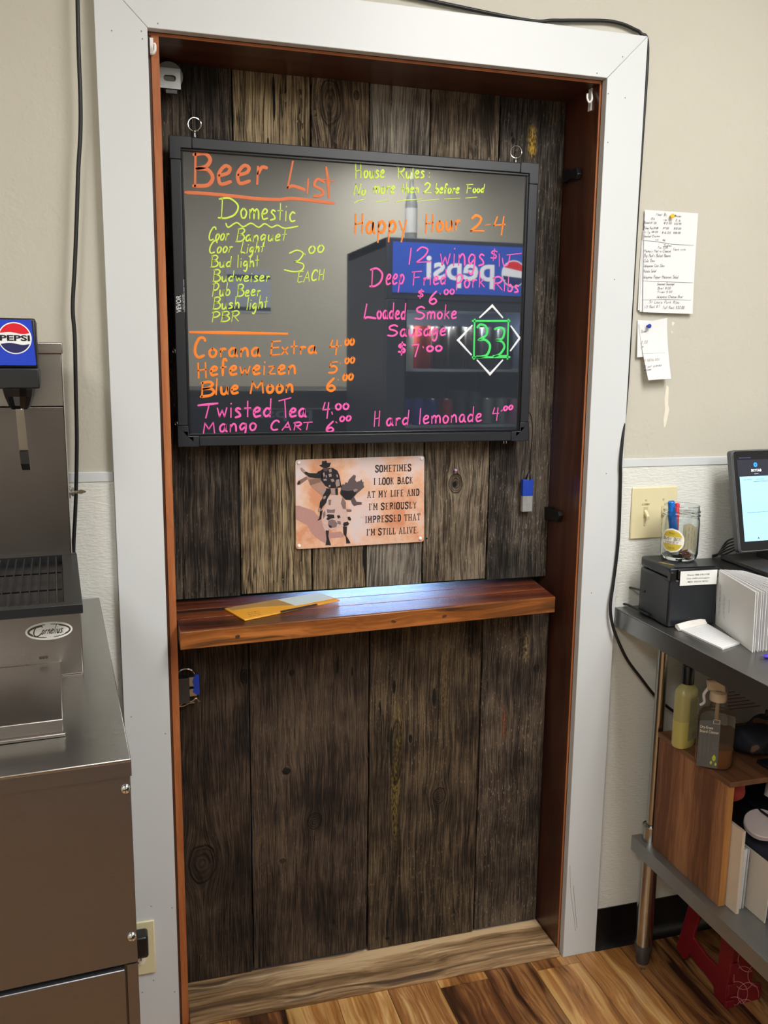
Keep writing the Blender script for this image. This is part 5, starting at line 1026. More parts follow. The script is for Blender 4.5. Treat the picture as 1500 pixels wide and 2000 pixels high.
# ------------------------------------------------------------------ till screen, base, cables
TL = PX(1, -0.075, 1424, 882); BL = PX(1, -0.125, 1448, 1077); er = Vector((0.9985, 0.055, 0.0)).normalized()
upv = (TL-BL); hS = upv.length; upn = upv.normalized(); upn = (upn-er*upn.dot(er)).normalized(); nS = er.cross(upn).normalized()
if nS.y > 0: nS = -nS
wS = 0.31
def TS(u, v, o=0.0): return BL+er*u+upn*v+nS*o
ts = thing('touch_screen', 'black tilting till touch screen with a pale blue display at the right edge', 'monitor', (BL.x+wS/2, BL.y, TZ1+0.058))
o = obj('housing', MB().prism(roundq([TS(-.004,-.003,-.004), TS(wS,-.003,-.004), TS(wS,hS+.003,-.004), TS(-.004,hS+.003,-.004)], 0.010), -nS*0.013), plain((96, 98, 102), 0.35, 0.5), ts, bevel=0.002)
obj('glass_front', MB().prism(roundq([TS(0,0), TS(wS-.004,0), TS(wS-.004,hS), TS(0,hS)], 0.008), -nS*0.004), plain((14, 16, 24), 0.08), ts)
obj('rim', MB().prism(roundq([TS(-.0012,-.0012,-.0012), TS(wS-.003,-.0012,-.0012), TS(wS-.003,hS+.0012,-.0012), TS(-.0012,hS+.0012,-.0012)], 0.009), -nS*0.003), plain((170, 172, 176), 0.25, 0.8), ts)
sx0, sx1, sy0, sy1 = 0.0115, wS-0.02, 0.021, hS-0.02
def sq(x0, x1, y0, y1, o_=0.0003): return MB().prism([TS(x0,y0,o_), TS(x1,y0,o_), TS(x1,y1,o_), TS(x0,y1,o_)], nS*0.0002)
yh = hS-0.058
obj('screen_header', sq(sx0-.004, sx1, yh, sy1), emis((34, 36, 48), 0.4), ts); obj('screen_page', sq(sx0, sx1, sy0, yh), emis((150, 200, 236), 0.50), ts)
hl = emis((90, 160, 255), 0.9)
def cir(cx, cy, r, o_=0.0006, n=24): return MB().prism([TS(cx+r*math.cos(2*math.pi*i/n), cy+r*math.sin(2*math.pi*i/n), o_) for i in range(n)], nS*0.0002)
obj('blue_emblem', cir(0.058, hS-0.032, 0.0052), emis((40, 130, 250), 0.9), ts)
obj('emblem_centre', cir(0.058, hS-0.032, 0.0018, 0.0009), emis((20, 70, 160), 0.7), ts)
m = MB()
def stx(m, t, x0, x1, y, cap, b_=0.0): text_mesh(m, t, TS(x0, y, .0007), TS(x1, y, .0007), cap, tuple(upn), tuple(nS), b_, 0.0001)
stx(m, 'SKYTAB', 0.0445, 0.0735, hS-0.0475, 0.0058, 0.02); stx(m, 'BY SHIFT4', 0.0535, 0.0645, hS-0.0535, 0.002); obj('lettering', m, emis((225, 228, 235), 0.8), ts)
m = MB(); stx(m, 'WORKSTATION  DEMO COUNTER', 0.013, 0.046, hS-0.0165, 0.0018); obj('lettering', m, emis((90, 100, 150), 0.7), ts)
m = MB(); stx(m, 'Item Tracking', 0.022, 0.044, yh-0.008, 0.0024); stx(m, 'Online Orders', 0.057, 0.080, yh-0.008, 0.0024); stx(m, 'There are no open online orders', 0.024, 0.090, sy0+0.064, 0.0024); obj('lettering', m, plain((50, 64, 84), 0.5), ts)
obj('tab_underline', sq(0.050, 0.090, yh-0.0125, yh-0.0117, .0006), emis((20, 30, 60), 0.4), ts)
obj('nav_arrow', MB().prism([TS(0.048, sy0+0.005, .0006), TS(0.053, sy0+0.005, .0006), TS(0.0505, sy0+0.009, .0006)], nS*0.0002), plain((30, 60, 80), 0.5), ts)
# stand
DK = plain((34, 35, 38), 0.35)
c1_ = BL+er*0.09; zb = TZ1+0.117
obj('neck', MB().hexa([(c1_.x, c1_.y-0.005, zb), (c1_.x+.07, c1_.y-0.005, zb), (c1_.x+.07, c1_.y+0.055, zb), (c1_.x, c1_.y+0.055, zb)], [TS(.09,.03,-.016), TS(.16,.03,-.016), TS(.16,.09,-.022), TS(.09,.09,-.022)]), DK, ts)
fp = [pz_(zb, *p) for p in ((1404, 1082), (1500, 1118), (1600, 1118), (1600, 1068), (1470, 1066))]
fp = [Vector((min(p.x, 1.62), min(p.y, -0.03), 0)) for p in fp]
obj('foot_plate', MB().pz([(p.x, p.y) for p in fp], zb-0.010, zb), plain((62, 60, 60), 0.35), ts, bevel=0.002)
solo('cash_drawer', MB().box(1.205, 1.66, -0.165, -0.012, TZ1+0.0005, zb-0.0105), plain((16, 17, 20), 0.3), 'black box under the till screen behind the standing envelopes', 'drawer', bevel=0.004)
q = PX(1, -0.022, 1397, 1084)
for i in range(5):
    e_ = TS(0.006, 0.032-0.007*i, -0.012-0.004*i); md = q.lerp(e_, 0.5)+Vector((0, 0, 0.012-0.004*i))
    cable('screen_cable', [q+Vector((-0.004, 0.006, -0.006+0.001*i)), q+Vector((0.006, -0.002, 0.002)), md, e_], 0.0022, ('uppermost', 'second highest', 'middle', 'second lowest', 'lowest')[i]+' of the five black cables curving behind the till screen')
# ------------------------------------------------------------------ under the table: wooden crate
CW = wood('crate_board', (106, 66, 40), (140, 92, 58), (168, 118, 78), ax=2, fs=0.9, rough=0.7, stops=(0.41, 0.5, 0.59))
CWE = wood('crate_cut_edge', (150, 96, 48), (186, 130, 70), (206, 152, 92), ax=2, fs=1.0, rough=0.65)
CWT = wood('crate_top_board', (70, 44, 28), (108, 70, 44), (140, 96, 62), ax=1, fs=0.8, rough=0.6)
cx0, cy0, cy1, cz1 = 1.082, -0.353, -0.11, 0.592
cr = thing('wooden_crate', 'open reddish wooden box standing on the undershelf left of the papers', 'crate', (1.25, -0.2, UZ))
obj('side_board', MB().box(cx0, cx0+0.016, cy0+0.002, cy1, UZ+0.0005, cz1), CW, cr, bevel=0.001)
obj('side_front_edge', MB().box(cx0+0.0005, cx0+0.0155, cy0, cy0+0.002, UZ+0.001, cz1-0.0005), CWE, cr)
obj('top_board', MB().box(cx0-0.002, 1.52, cy0-0.008, cy1+0.004, cz1+0.0005, cz1+0.012), CWT, cr, bevel=0.001)
obj('right_board', MB().box(1.50, 1.516, cy0, cy1, UZ+0.0005, cz1), CW, cr)
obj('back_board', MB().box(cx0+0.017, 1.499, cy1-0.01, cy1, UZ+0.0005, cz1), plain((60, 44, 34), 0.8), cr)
TB = cz1+0.0125
# soap bottle
q = pz_(TB, 1339, 1459)
so = thing('soap_bottle', 'pale yellow soap bottle with a black cap standing on the wooden box under the table', 'bottle', (q.x+.002, q.y+.012, TB)); sc_ = Vector((q.x+.002, q.y+.012, TB))
g = NG('yellow_soap'); _, _, z_ = g.sep(g.pos()); g.set(Base_Color=g.mix(g.mp('GREATER_THAN', z_, TB+0.062), lin((196, 186, 110)), lin((176, 168, 112))), Roughness=0.25, Subsurface_Weight=0.2, Subsurface_Radius=(0.01, 0.01, 0.004)); SOAP = g.m
def flat_lathe(m, c, prof, sx, sy, n=28, rot=0.0):
    vs = []; c = Vector(c)
    for r, h in prof:
        for i in range(n):
            t = 2*math.pi*i/n; a = r*sx*math.copysign(abs(math.cos(t))**0.75, math.cos(t)); b_ = r*sy*math.copysign(abs(math.sin(t))**0.75, math.sin(t))
            vs.append(c+Vector((a*math.cos(rot)-b_*math.sin(rot), a*math.sin(rot)+b_*math.cos(rot), h)))
    fs = [(k*n+i, k*n+(i+1) % n, (k+1)*n+(i+1) % n, (k+1)*n+i) for k in range(len(prof)-1) for i in range(n)]
    return m.add(vs, fs)
BR_ = 0.35
obj('body', flat_lathe(MB(), sc_, [(0, 0), (0.9, 0), (1, 0.006), (1, 0.118), (0.93, 0.130), (0.7, 0.138), (0.45, 0.142), (0.42, 0.15), (0, .15)], 0.030, 0.019, rot=BR_), SOAP, so, smooth=True)
obj('cap', MB().lathe(sc_+Vector((0, 0, 0.143)), [(0, 0), (0.0135, 0), (0.0135, 0.04), (0.012, 0.042), (0, 0.042)], 20), BLACKM, so, smooth=True)
lbm = MB(); ex_ = Vector((math.cos(BR_), math.sin(BR_), 0)); fn = Vector((math.sin(BR_), -math.cos(BR_), 0))
lb = obj('back_label', MB().prism([sc_+ex_*a+fn*0.0195+Vector((0, 0, h)) for a, h in ((-.014, .018), (.017, .018), (.017, .115), (-.014, .115))], fn*0.0003), plain((150, 146, 108), 0.4), so)
m = MB()
for i in range(15): ribbon(m, [sc_+ex_*-.012+fn*0.02+Vector((0,0,.052+i*.004)), sc_+ex_*(.014-(i*7 % 5)*.001)+fn*0.02+Vector((0,0,.052+i*.004))], 0.0012, tuple(fn), .0001)
for i in range(9): ribbon(m, [sc_+ex_*(.001+i*.0016)+fn*0.02+Vector((0,0,.024)), sc_+ex_*(.001+i*.0016)+fn*0.02+Vector((0,0,.036))], 0.0009 if i % 3 else .0005, tuple(fn), .0001)
obj('label_print', m, plain((92, 88, 62), 0.5), lb)
# board cleaner bottle
q = pz_(TB, 1405, 1506); kc = Vector((q.x, q.y+0.022, TB)); KR = -0.62
kx = Vector((math.cos(KR), math.sin(KR), 0)); kn_ = Vector((math.sin(KR), -math.cos(KR), 0))
cl = thing('cleaner_bottle', 'clear flat bottle of amber board cleaner with a grey label and cream spray head', 'bottle', kc)
g = NG('clear_plastic'); g.set(Base_Color=lin((216, 206, 190)), Roughness=0.08, Transmission_Weight=0.96, IOR=1.12, Alpha=1.0); CLP = g.m
obj('bottle_shell', flat_lathe(MB(), kc, [(0, 0.001), (0.82, 0.001), (0.98, 0.008), (1, 0.02), (1, 0.108), (0.95, 0.118), (0.75, 0.126), (0.45, 0.130), (0.36, 0.138), (0.34, 0.148)], 0.037, 0.020, 32, KR), CLP, cl, smooth=True)
obj('liquid', flat_lathe(MB(), kc, [(0, 0.003), (0.8, 0.003), (0.95, 0.010), (0.965, 0.02), (0.965, 0.046), (0, 0.046)], 0.037, 0.020, 32, KR), plain((168, 104, 40), 0.15, var=0.05, Transmission_Weight=0.5), cl, smooth=True)
fq_ = lambda a, h, o_=0.0205: kc+kx*a+kn_*o_+Vector((0, 0, h))
lb = obj('front_label', MB().prism([fq_(-.033, .006), fq_(.008, .006), fq_(.008, .112), (fq_(-.033, .106))], kn_*0.0003), plain((88, 92, 92), 0.4), cl)
def ktext(m, t, a0, a1, h, cap, b_=0.0): text_mesh(m, t, fq_(a0, h, .0211), fq_(a1, h, .0211), cap, (0, 0, 1), tuple(kn_), b_, 0.0001)
m = MB(); ktext(m, 'Dry-Erase', -.031, -.006, .090, .0062, .01); ktext(m, 'Board Cleaner', -.031, .006, .081, .0062, .01)
for a, b2 in (((-.006, .103), (.006, .103)), ((.006, .103), (.006, .111)), ((.006, .111), (-.006, .111)), ((-.006, .111), (-.006, .103))): ribbon(m, [fq_(*a, .0211), fq_(*b2, .0211)], .0012, tuple(kn_), .0001)
obj('lettering', m, plain((226, 214, 196), 0.5), lb)
m = MB()
for cx_, cy_, s_ in ((0.0, .026, 1.0), (-.005, .016, .6), (.004, .014, .55)):
    m.prism([fq_(cx_+s_*x_, cy_+s_*y_, .0211) for x_, y_ in ((0, .010), (.0035, .004), (.003, -.002), (0, -.005), (-.003, -.002), (-.0035, .004))], kn_*.0002)
obj('leaf_mark', m, plain((190, 206, 50), 0.4), lb)
m = MB()
for a in (-.028, -.020, -.012): ribbon(m, [fq_(a, .03, .0211), fq_(a, .07, .0211)], .0004, tuple(kn_), .0001)
for i in range(4): ribbon(m, [fq_(-.004, .06-.004*i, .0211), fq_(.005, .06-.004*i, .0211)], .0006, tuple(kn_), .0001)
obj('fine_print', m, plain((140, 144, 144), 0.5), lb)
CRM = plain((196, 176, 150), 0.4)
obj('collar', MB().lathe(kc+Vector((0, 0, .146)), [(0, 0), (.016, 0), (.017, .004), (.016, .018), (.012, .022), (0, .022)], 20), CRM, cl, smooth=True)
hd = kc+Vector((0, 0, .167)); obj('spray_head', MB().hexa([hd-kx*.022-kn_*.009, hd-kx*.022+kn_*.009, hd+kx*.014+kn_*.009, hd+kx*.014-kn_*.009], [hd-kx*.026-kn_*.008+Vector((0,0,.022)), hd-kx*.026+kn_*.008+Vector((0,0,.022)), hd+kx*.008+kn_*.008+Vector((0,0,.024)), hd+kx*.008-kn_*.008+Vector((0,0,.024))]), CRM, cl, bevel=0.004)
obj('dip_tube', MB().cyl(kc+Vector((0, 0, .01)), kc+Vector((0, 0, .15)), 0.004, n=10), CRM, cl)
obj('trigger', MB().tube([hd-kx*.020+Vector((0,0,.004)), hd-kx*.028-Vector((0,0,.012)), hd-kx*.026-Vector((0,0,.028)), hd-kx*.034-Vector((0,0,.036))], 0.003, 8), plain((206, 202, 196), .3), cl, smooth=True)
# clutter on the crate and inside it
def blob(name, c, r, sc, mat, lab, cat, seed, amp=0.25, at=None):
    m = MB().ball(c, r, sc, 26, 16); R_ = random.Random(seed); c = Vector(c); ph = [(Vector((R_.uniform(-1, 1), R_.uniform(-1, 1), R_.uniform(-1, 1)))*R_.uniform(60, 150), R_.uniform(0, 6)) for _ in range(5)]
    m.v = [c+(v-c)*(1+amp*sum(math.sin(k.dot(v)+p) for k, p in ph)/5) for v in m.v]
    zf = min(v.z for v in m.v); return solo(name, m, mat, lab, cat, smooth=True)
g = NG('camouflage_cloth'); n1 = g.noise(g.pos(), 24, 1, 0.3, 0.5); g.set(Base_Color=g.ramp(n1, [(0.54, lin((12, 15, 30))), (0.555, lin((92, 68, 54)))], 'LINEAR'), Roughness=0.8); CAMO = g.m
p = PX(0, 1.18, 1462, 1475); blob('patterned_pouch', (1.212, -0.265, TB+0.040), 0.055, (1.15, 0.8, 0.62), CAMO, 'crumpled navy and tan patterned pouch behind the cleaner bottle', 'pouch', 3, 0.5)
blob('patterned_pouch', (1.345, -0.22, TB+0.06), 0.06, (1.0, 0.8, 1.0), CAMO, 'larger navy and tan patterned pouch at the frame edge above the wooden box', 'pouch', 9, 0.2)
m = MB().box(1.19, 1.36, -0.345, -0.30, TB+0.0003, TB+0.009)
solo('black_case', m, plain((18, 22, 30), 0.4), 'flat black case lying beside the cleaner bottle on the wooden box', 'case', bevel=0.003)
q = [PX(0, 1.42, *p) for p in ((1455, 1365), (1560, 1420))]
m = MB().box(1.24, 1.50, -0.115, -0.112, TB+0.0005, TB+0.16)
bx_o = solo('printed_box', m, plain((172, 164, 160), 0.6), 'white carton with rows of dark red print standing at the back under the table top', 'box')
m = MB(); RI = plain((120, 60, 58), 0.6)
for i in range(14): m.box(1.255, 1.46-(i*13 % 7)*0.006, -0.1155, -0.1151, TB+0.15-i*0.0085-.0022, TB+0.15-i*0.0085)
obj('print_lines', m, RI, bx_o)
REDC = plain((150, 48, 40), 0.85, var=0.2, scale=40)
blob('red_cloth', (1.135, -0.30, UZ+0.235), 0.036, (0.75, 0.7, 0.85), REDC, 'crumpled red cloth stuffed inside the wooden box', 'cloth', 21, 0.35)
m = MB().pz([(1.103, -0.34), (1.40, -0.34), (1.40, -0.14), (1.103, -0.14)], UZ+0.175, UZ+0.20)
tr = thing('black_basket', 'black plastic tray of oddments inside the wooden box', 'tray', (1.25, -0.24, UZ+0.17))
obj('tray_base', MB().box(1.20, 1.45, -0.345, -0.14, UZ+0.150, UZ+0.156), plain((16, 18, 26), 0.5), tr)
obj('tray_rim', MB().tube([(1.20, -0.345, UZ+.18), (1.45, -0.345, UZ+.18), (1.45, -0.14, UZ+.18), (1.20, -0.14, UZ+.18), (1.20, -0.345, UZ+.18)], 0.003, 6, smooth=False), plain((16, 18, 26), 0.4), tr)
obj('tray_wall', MB().box(1.199, 1.45, -0.347, -0.344, UZ+0.150, UZ+0.18), plain((16, 18, 26), 0.5), tr)
# papers, folder, clear bin with lid
def slab_px(name, x, y0, y1, h0, h1, th, mat, lab, cat, group=None, lean=0.0, **k):
    m = MB().hexa([(x, y0, UZ+h0), (x+th, y0, UZ+h0), (x+th, y1, UZ+h0), (x, y1, UZ+h0)], [(x+lean, y0, UZ+h1), (x+th+lean, y0, UZ+h1), (x+th+lean, y1, UZ+h1), (x+lean, y1, UZ+h1)])
    return solo(name, m, mat, lab, cat, group, **k)
slab_px('cardboard_folder', 1.1005, -0.385, -0.16, 0.001, 0.185, 0.007, plain((216, 200, 180), 0.7), 'cream cardboard folder pressed against the inside of the wooden box', 'folder')
slab_px('white_booklet', 1.112, -0.372, -0.18, 0.001, 0.135, 0.011, plain((226, 228, 230), 0.6), 'white booklet standing right of the cream folder', 'booklet', lean=0.004)
slab_px('card_divider', 1.1265, -0.372, -0.18, 0.001, 0.135, 0.003, plain((190, 190, 190), 0.6), 'thin grey card standing between the white booklet and the leaflet', 'card', lean=0.003)
slab_px('leaflet', 1.137, -0.425, -0.20, 0.001, 0.125, 0.003, plain((204, 194, 182), 0.6), 'beige leaflet with a dark blue edge leaning against the clear bin', 'leaflet', lean=0.008)
bn = thing('clear_bin', 'clear plastic bin with a dark rim and a round pale lid on top', 'storage bin', (1.25, -0.38, UZ))
obj('bin_wall', MB().box(1.152, 1.155, -0.44, -0.24, UZ+0.002, UZ+0.115).box(1.155, 1.42, -0.44, -0.437, UZ+0.002, UZ+0.115), plain((176, 176, 186), 0.25, Transmission_Weight=0.4), bn)
obj('bin_rim', MB().box(1.148, 1.425, -0.446, -0.434, UZ+0.115, UZ+0.123).box(1.148, 1.158, -0.434, -0.24, UZ+0.115, UZ+0.123), plain((40, 42, 48), 0.35), bn, bevel=0.002)
obj('bin_contents', MB().box(1.160, 1.41, -0.43, -0.25, UZ+0.002, UZ+0.10), plain((60, 62, 74), 0.6), bn, bevel=0.01)
solo('round_lid', MB().lathe((1.19, -0.335, UZ+0.155), [(0, 0), (0.034, 0), (0.037, 0.002), (0.037, 0.012), (0.035, 0.014), (0.0, 0.014)], 36, (-0.25, -0.35, 1)), plain((206, 192, 190), 0.45), 'round pale pink jar lid tilted above the clear bin', 'lid', smooth=True)
solo('pink_marker', MB().lathe((1.205, -0.40, UZ+0.130), [(0, 0), (0.0075, 0.001), (0.008, 0.02), (0.008, 0.06), (0, 0.06)], 16, (1, -.15, 0)), plain((214, 40, 140), 0.35), 'pink-capped marker lying on the rim of the clear bin', 'marker', smooth=True)
solo('white_tub', MB().lathe((1.235, -0.325, UZ+0.205), [(0, 0), (0.03, 0), (0.033, 0.03), (0.035, 0.032), (0.035, 0.038), (0, 0.038)], 30, (0.35, 0.1, 1)), plain((186, 186, 184), 0.5), 'small white tub lying in the tray inside the wooden box', 'tub', smooth=True)
# ------------------------------------------------------------------ red folding step stool
RDP = plain((118, 12, 26), 0.45, var=0.04)
so_ = thing('step_stool', 'dark red plastic folding step stool with pale ring pattern under the table', 'step stool', (1.25, -0.2, 0))
XS = 1.19
def s3(x, y): return PX(0, XS, 1220+x/4.0, 1500+y/4.0)
outer = [(505,1040),(620,1000),(860,1340),(850,1420),(830,1520),(815,1620),(790,1760),(778,1955),(720,1890),(702,1830),(690,1700),(620,1600),(560,1540),(500,1440),(480,1490),(455,1500),(400,1400)]
hole = [(590,1150),(740,1290),(750,1340),(725,1555),(640,1470),(535,1330),(540,1290)]
obj('side_panel', MB().prism([s3(*p) for p in outer], (0.008, 0, 0), [[s3(*p) for p in hole]]), RDP, so_, bevel=0.002)
hq = [s3(*p) for p in outer]; cen = sum(hq, Vector())/len(hq)
yb_ = s3(778, 1955).y
def f3(x, y): return PX(1, yb_-0.0, 1220+x/4.0, 1500+y/4.0)
fo = [(845,1350),(1010,1510),(1000,1680),(1075,1690),(1065,1800),(975,1830),(945,1950),(800,1960),(778,1952),(800,1760)]
obj('front_panel', MB().prism([f3(*p) for p in fo], (0, 0.007, 0)), RDP, so_, bevel=0.0015)
for i, (x_, y_) in enumerate(((850, 1410), (835, 1560), (820, 1720), (800, 1850))):
    a_ = f3(x_-20, y_-35); b_ = f3(x_+40, y_+35); obj('hinge_lug', MB().box(a_.x, b_.x, yb_-0.006, yb_-0.0002, b_.z, a_.z), RDP, so_, bevel=0.002)
m = MB()
for cx_, cy_, r_ in ((965, 1500, 80), (930, 1640, 78), (1040, 1620, 78), (965, 1770, 82), (880, 1760, 80), (945, 1900, 80), (860, 1880, 80)):
    run = []
    for i in range(33):
        t = 2*math.pi*i/32; x_ = cx_+r_*math.cos(t); y_ = cy_+r_*math.sin(t)*1.15
        ins = 868-(y_-1400)*0.1 < x_ < min(1050 if 1690 < y_ < 1790 else 1000-(max(0, y_-1830))*0.3, 2000) and 1400+max(0, (x_-880))*0.85 < y_ < 1945
        if ins: run.append(f3(x_, y_)-Vector((0, 0.0003, 0)))
        if (not ins or i == 32):
            if len(run) > 1: ribbon(m, run, 0.0016, NB, 0.0002)
            run = []
obj('ring_pattern', m, plain((196, 130, 130), 0.5), so_)
obj('step_top', MB().box(XS+0.009, XS+0.21, yb_+0.01, s3(505, 1040).y, 0.195, 0.207), RDP, so_, bevel=0.003)
# floor screw
q = pz_(0, 1252, 1894); solo('loose_screw', MB().cyl((q.x, q.y, 0.004), (q.x+.010, q.y-.003, 0.004), 0.0014, n=8).cyl((q.x, q.y, .004), (q.x-.002, q.y, .004), 0.0038, n=10), plain((160, 150, 140), .3, .9), 'tiny loose screw on the floor by the table leg', 'screw')
# ------------------------------------------------------------------ the room behind the camera (seen in the glossy board)
for (lx, ly), pw in LAMPS:
    t = thing('ceiling_light', {27.0: 'white troffer ceiling light nearest the doorway', 22.0: 'white troffer ceiling light behind on the left', 24.0: 'white troffer ceiling light behind on the right'}[pw], 'ceiling light', (lx, ly, 2.70))
    obj('frame', MB().box(lx-.31, lx-.28, ly-.61, ly+.61, 2.703, 2.72).box(lx+.28, lx+.31, ly-.61, ly+.61, 2.703, 2.72).box(lx-.28, lx+.28, ly-.61, ly-.58, 2.703, 2.72).box(lx-.28, lx+.28, ly+.58, ly+.61, 2.703, 2.72), WHITE, t)
    obj('diffuser', MB().box(lx-.279, lx+.279, ly-.579, ly+.579, 2.711, 2.719), emis((255, 250, 240), 4.0), t)
def vp(Y, x, y): q = PX(1, 2*BF-Y, x, y); return Vector((q.x, Y, q.z))       # where a reflected pixel lands on plane y=Y
FY = -2.0
a = vp(FY, 757, 462); b = vp(FY, 1110, 470); fx0, fx1, fz = a.x, a.x+0.78, a.z
fr = thing('drinks_fridge', 'tall black glass-door drinks fridge with a blue lit sign, seen reflected in the board', 'fridge', ((fx0+fx1)/2, FY-0.35, 0))
FBK = plain((56, 62, 76), 0.45)
side = MB().box(fx0, fx0+0.03, FY-0.72, FY-0.03, 0.06, fz); side.box(fx1-0.03, fx1, FY-0.72, FY-0.03, 0.06, fz); side.box(fx0, fx1, FY-0.75, FY-0.72, 0.06, fz); side.box(fx0, fx1, FY-0.72, FY-0.03, fz-0.04, fz); side.box(fx0, fx1, FY-.72, FY-.03, .06, .16)
obj('cabinet_shell', side, FBK, fr)
z_s0 = vp(FY, 900, 575).z; 
obj('header_frame', MB().box(fx0, fx1, FY-0.03, FY, z_s0-0.03, fz), FBK, fr, bevel=0.004)
obj('header_sign', MB().box(fx0+0.025, fx1-0.02, FY, FY+0.004, z_s0, fz-0.02), emis((44, 84, 190), 0.8), fr)
sw_ = emis((240, 244, 250), 0.75)
zc = (z_s0+fz-0.02)/2
xr = vp(FY, 832, 520).x; xl = vp(FY, 965, 520).x
m = MB(); text_mesh(m, 'pepsi', (xl, FY+0.0045, zc-0.045), (xr, FY+0.0045, zc-0.045), 0.11, (0, 0, 1), (0, 1, 0), 0.02, 0.0003); obj('lettering', m, sw_, fr)
gx = vp(FY, 1003, 525).x; gz = zc-0.01; gr = 0.062
def gcirc(r, y): return [(gx+r*math.cos(t), y, gz+r*math.sin(t)) for t in [2*math.pi*i/36 for i in range(36)]]
obj('globe_ring', MB().prism(gcirc(gr, FY+0.0045), (0, .0006, 0)), sw_, fr)
obj('globe_navy', MB().prism([(gx+gr*.92*math.cos(t), FY+.0053, gz+gr*.92*math.sin(t)) for t in [math.radians(190+ i*150/20) for i in range(21)]], (0, .0006, 0)), emis((30, 50, 120), .4), fr)
obj('globe_red', MB().prism([(gx+gr*.92*math.cos(t), FY+.0053, gz+gr*.92*math.sin(t)) for t in [math.radians(10+i*140/20) for i in range(21)]], (0, .0006, 0)), emis((226, 40, 50), .7), fr)
xg = vp(FY, 792, 700).x
obj('door_frame', MB().box(fx0, xg, FY-0.03, FY, 0.1, z_s0-0.032).box(fx1-0.05, fx1, FY-0.03, FY, 0.1, z_s0-0.032).box(xg, fx1-.05, FY-0.03, FY, z_s0-.075, z_s0-.032).box(xg, fx1-.05, FY-.03, FY, .1, .2), FBK, fr, bevel=0.003)
obj('door_glass', MB().box(xg, fx1-0.05, FY-0.014, FY-0.010, 0.2, z_s0-0.076), glassm((225, 232, 236), 0.0, 1.2), fr)
zs1 = vp(FY, 900, 718).z; zs2 = vp(FY, 900, 828).z
for zz in (zs1, zs2, zs2-0.36, zs1+.30):
    obj('shelf', MB().box(fx0+0.032, fx1-0.032, FY-0.70, FY-0.05, zz-0.02, zz-.008), plain((190, 194, 198), 0.4, 0.3), fr)
area('fridge_tube', ((fx0+fx1)/2, FY-0.08, z_s0-0.09), ((fx0+fx1)/2, FY-0.4, 0.8), 0.5, 0.04, 26.0, (0.9, 0.95, 1.0))
def can(x, y, z, r, h, rgb, lab, grp):
    t = thing('drink_can', lab, 'can', (x, y, z), grp)
    obj('body', MB().lathe((x, y, z), [(0, 0), (r*.8, 0), (r, .006), (r, h-.014), (r*.86, h-.002), (r*.86, h)], 18), plain(rgb, 0.3, 0.6, var=0.1), t, smooth=True)
    obj('lid', MB().lathe((x, y, z), [(r*.86, h), (r*.8, h-.003), (0, h-.003)], 18), plain((200, 202, 204), 0.25, 1.0), t)
rr = random.Random(8); cols = [(30, 60, 170), (40, 80, 190), (30, 50, 150), (170, 40, 44), (60, 80, 90), (60, 80, 90), (150, 156, 160), (150, 156, 160), (170, 120, 150), (150, 156, 160)]
for i in range(9):
    x = xg-0.012+0.033+i*0.0715
    if x > fx1-0.09: break
    for j in range(3):
        can(x+0.01*j*0, FY-0.09-j*0.075, zs2-.0078, 0.032, 0.122 if i not in (4, 5) else 0.157, cols[i], 'reflected drink can on the lower visible fridge shelf, %s row, %s from the door frame' % (('front', 'middle', 'back')[j], ORD[i]), 'cans on the lower fridge shelf')
for i in range(8):
    x = xg+0.03+i*0.085
    if x > fx1-0.09: break
    for j in range(2):
        can(x, FY-0.09-j*0.09, zs1-.0078, 0.036, 0.20, [(200, 200, 190), (170, 60, 50), (70, 64, 58), (60, 56, 52), (66, 60, 56), (70, 70, 72), (60, 60, 60)][i % 7], 'tall reflected can on the upper visible fridge shelf, %s row, %s from the door frame' % (('front', 'back')[j], ORD[i]), 'tall cans on the upper fridge shelf')
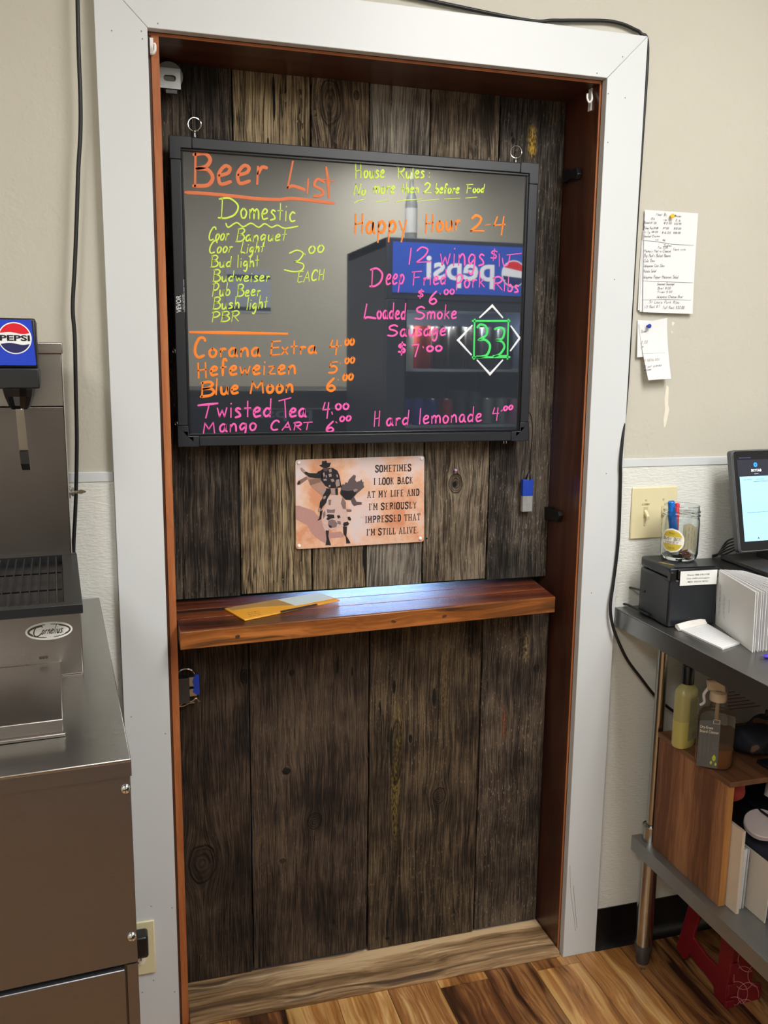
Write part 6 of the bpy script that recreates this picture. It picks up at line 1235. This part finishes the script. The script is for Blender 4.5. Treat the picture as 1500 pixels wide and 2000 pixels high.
# water bottle on the fridge
q = vp(FY-0.1, 793, 452); wz = fz
wb = thing('spirit_bottle', 'clear labelled bottle standing on top of the drinks fridge', 'bottle', (q.x+.04, FY-0.15, wz))
bc_ = (q.x+.04, FY-0.15, wz)
obj('bottle_glass', MB().lathe(bc_, [(0, .0), (.028, 0), (.029, .01), (.029, .17), (.023, .20), (.010, .235), (.009, .29), (.0, .29)], 24), plain((190, 196, 198), 0.1, Transmission_Weight=0.5), wb, smooth=True)
obj('label', MB().cyl((bc_[0], bc_[1], wz+.04), (bc_[0], bc_[1], wz+.15), .0295, n=24, caps=False), plain((225, 226, 226), .5), wb, smooth=True)
obj('cap', MB().cyl((bc_[0], bc_[1], wz+.28), (bc_[0], bc_[1], wz+.31), .010, n=16), plain((235, 235, 235), .4), wb, smooth=True)
# notice on the far wall
NY = RY+0.003; a = vp(NY, 440, 526); b = vp(NY, 529, 612)
nb = thing('wall_notice', 'blue-white notice sheet with dark bars on the far wall, seen in the board', 'notice', (a.x, NY, b.z))
obj('sheet', MB().box(a.x, b.x, NY-.002, NY, b.z, a.z), plain((182, 192, 208), .5), nb)
hh = a.z-b.z; obj('dark_bar', MB().box(a.x+.01, b.x, NY, NY+.001, a.z-hh*.2, a.z-hh*.11), plain((60, 66, 76), .5), nb); obj('dark_bar', MB().box(a.x+.01, b.x, NY, NY+.001, b.z+hh*.05, b.z+hh*.14), plain((60, 66, 76), .5), nb)
# low counter fridge left in the reflection
LYY = -2.9; a = vp(LYY, 372, 762); b = vp(LYY, 716, 762); 
lc = thing('counter_fridge', 'low black counter fridge with a small blue sign, seen reflected in the board', 'fridge', ((a.x+b.x)/2, LYY-.3, 0))
obj('body', MB().box(a.x-.3, b.x, LYY-.6, LYY-.012, .08, a.z), plain((40, 42, 46), .35), lc, bevel=.006)
zt = a.z-0.1; obj('door', MB().box(a.x-.28, b.x-.02, LYY-.01, LYY, .12, zt), plain((24, 27, 32), .2), lc, bevel=.004)
a2 = vp(LYY, 500, 790); b2 = vp(LYY, 620, 815); 
m = MB(); text_mesh(m, 'pepsi', (b2.x-.03, LYY+.001, b2.z), (a2.x+.02, LYY+.001, b2.z), .06, (0, 0, 1), (0, 1, 0), .02, .0003); obj('lettering', m, plain((90, 100, 120), .4), lc)
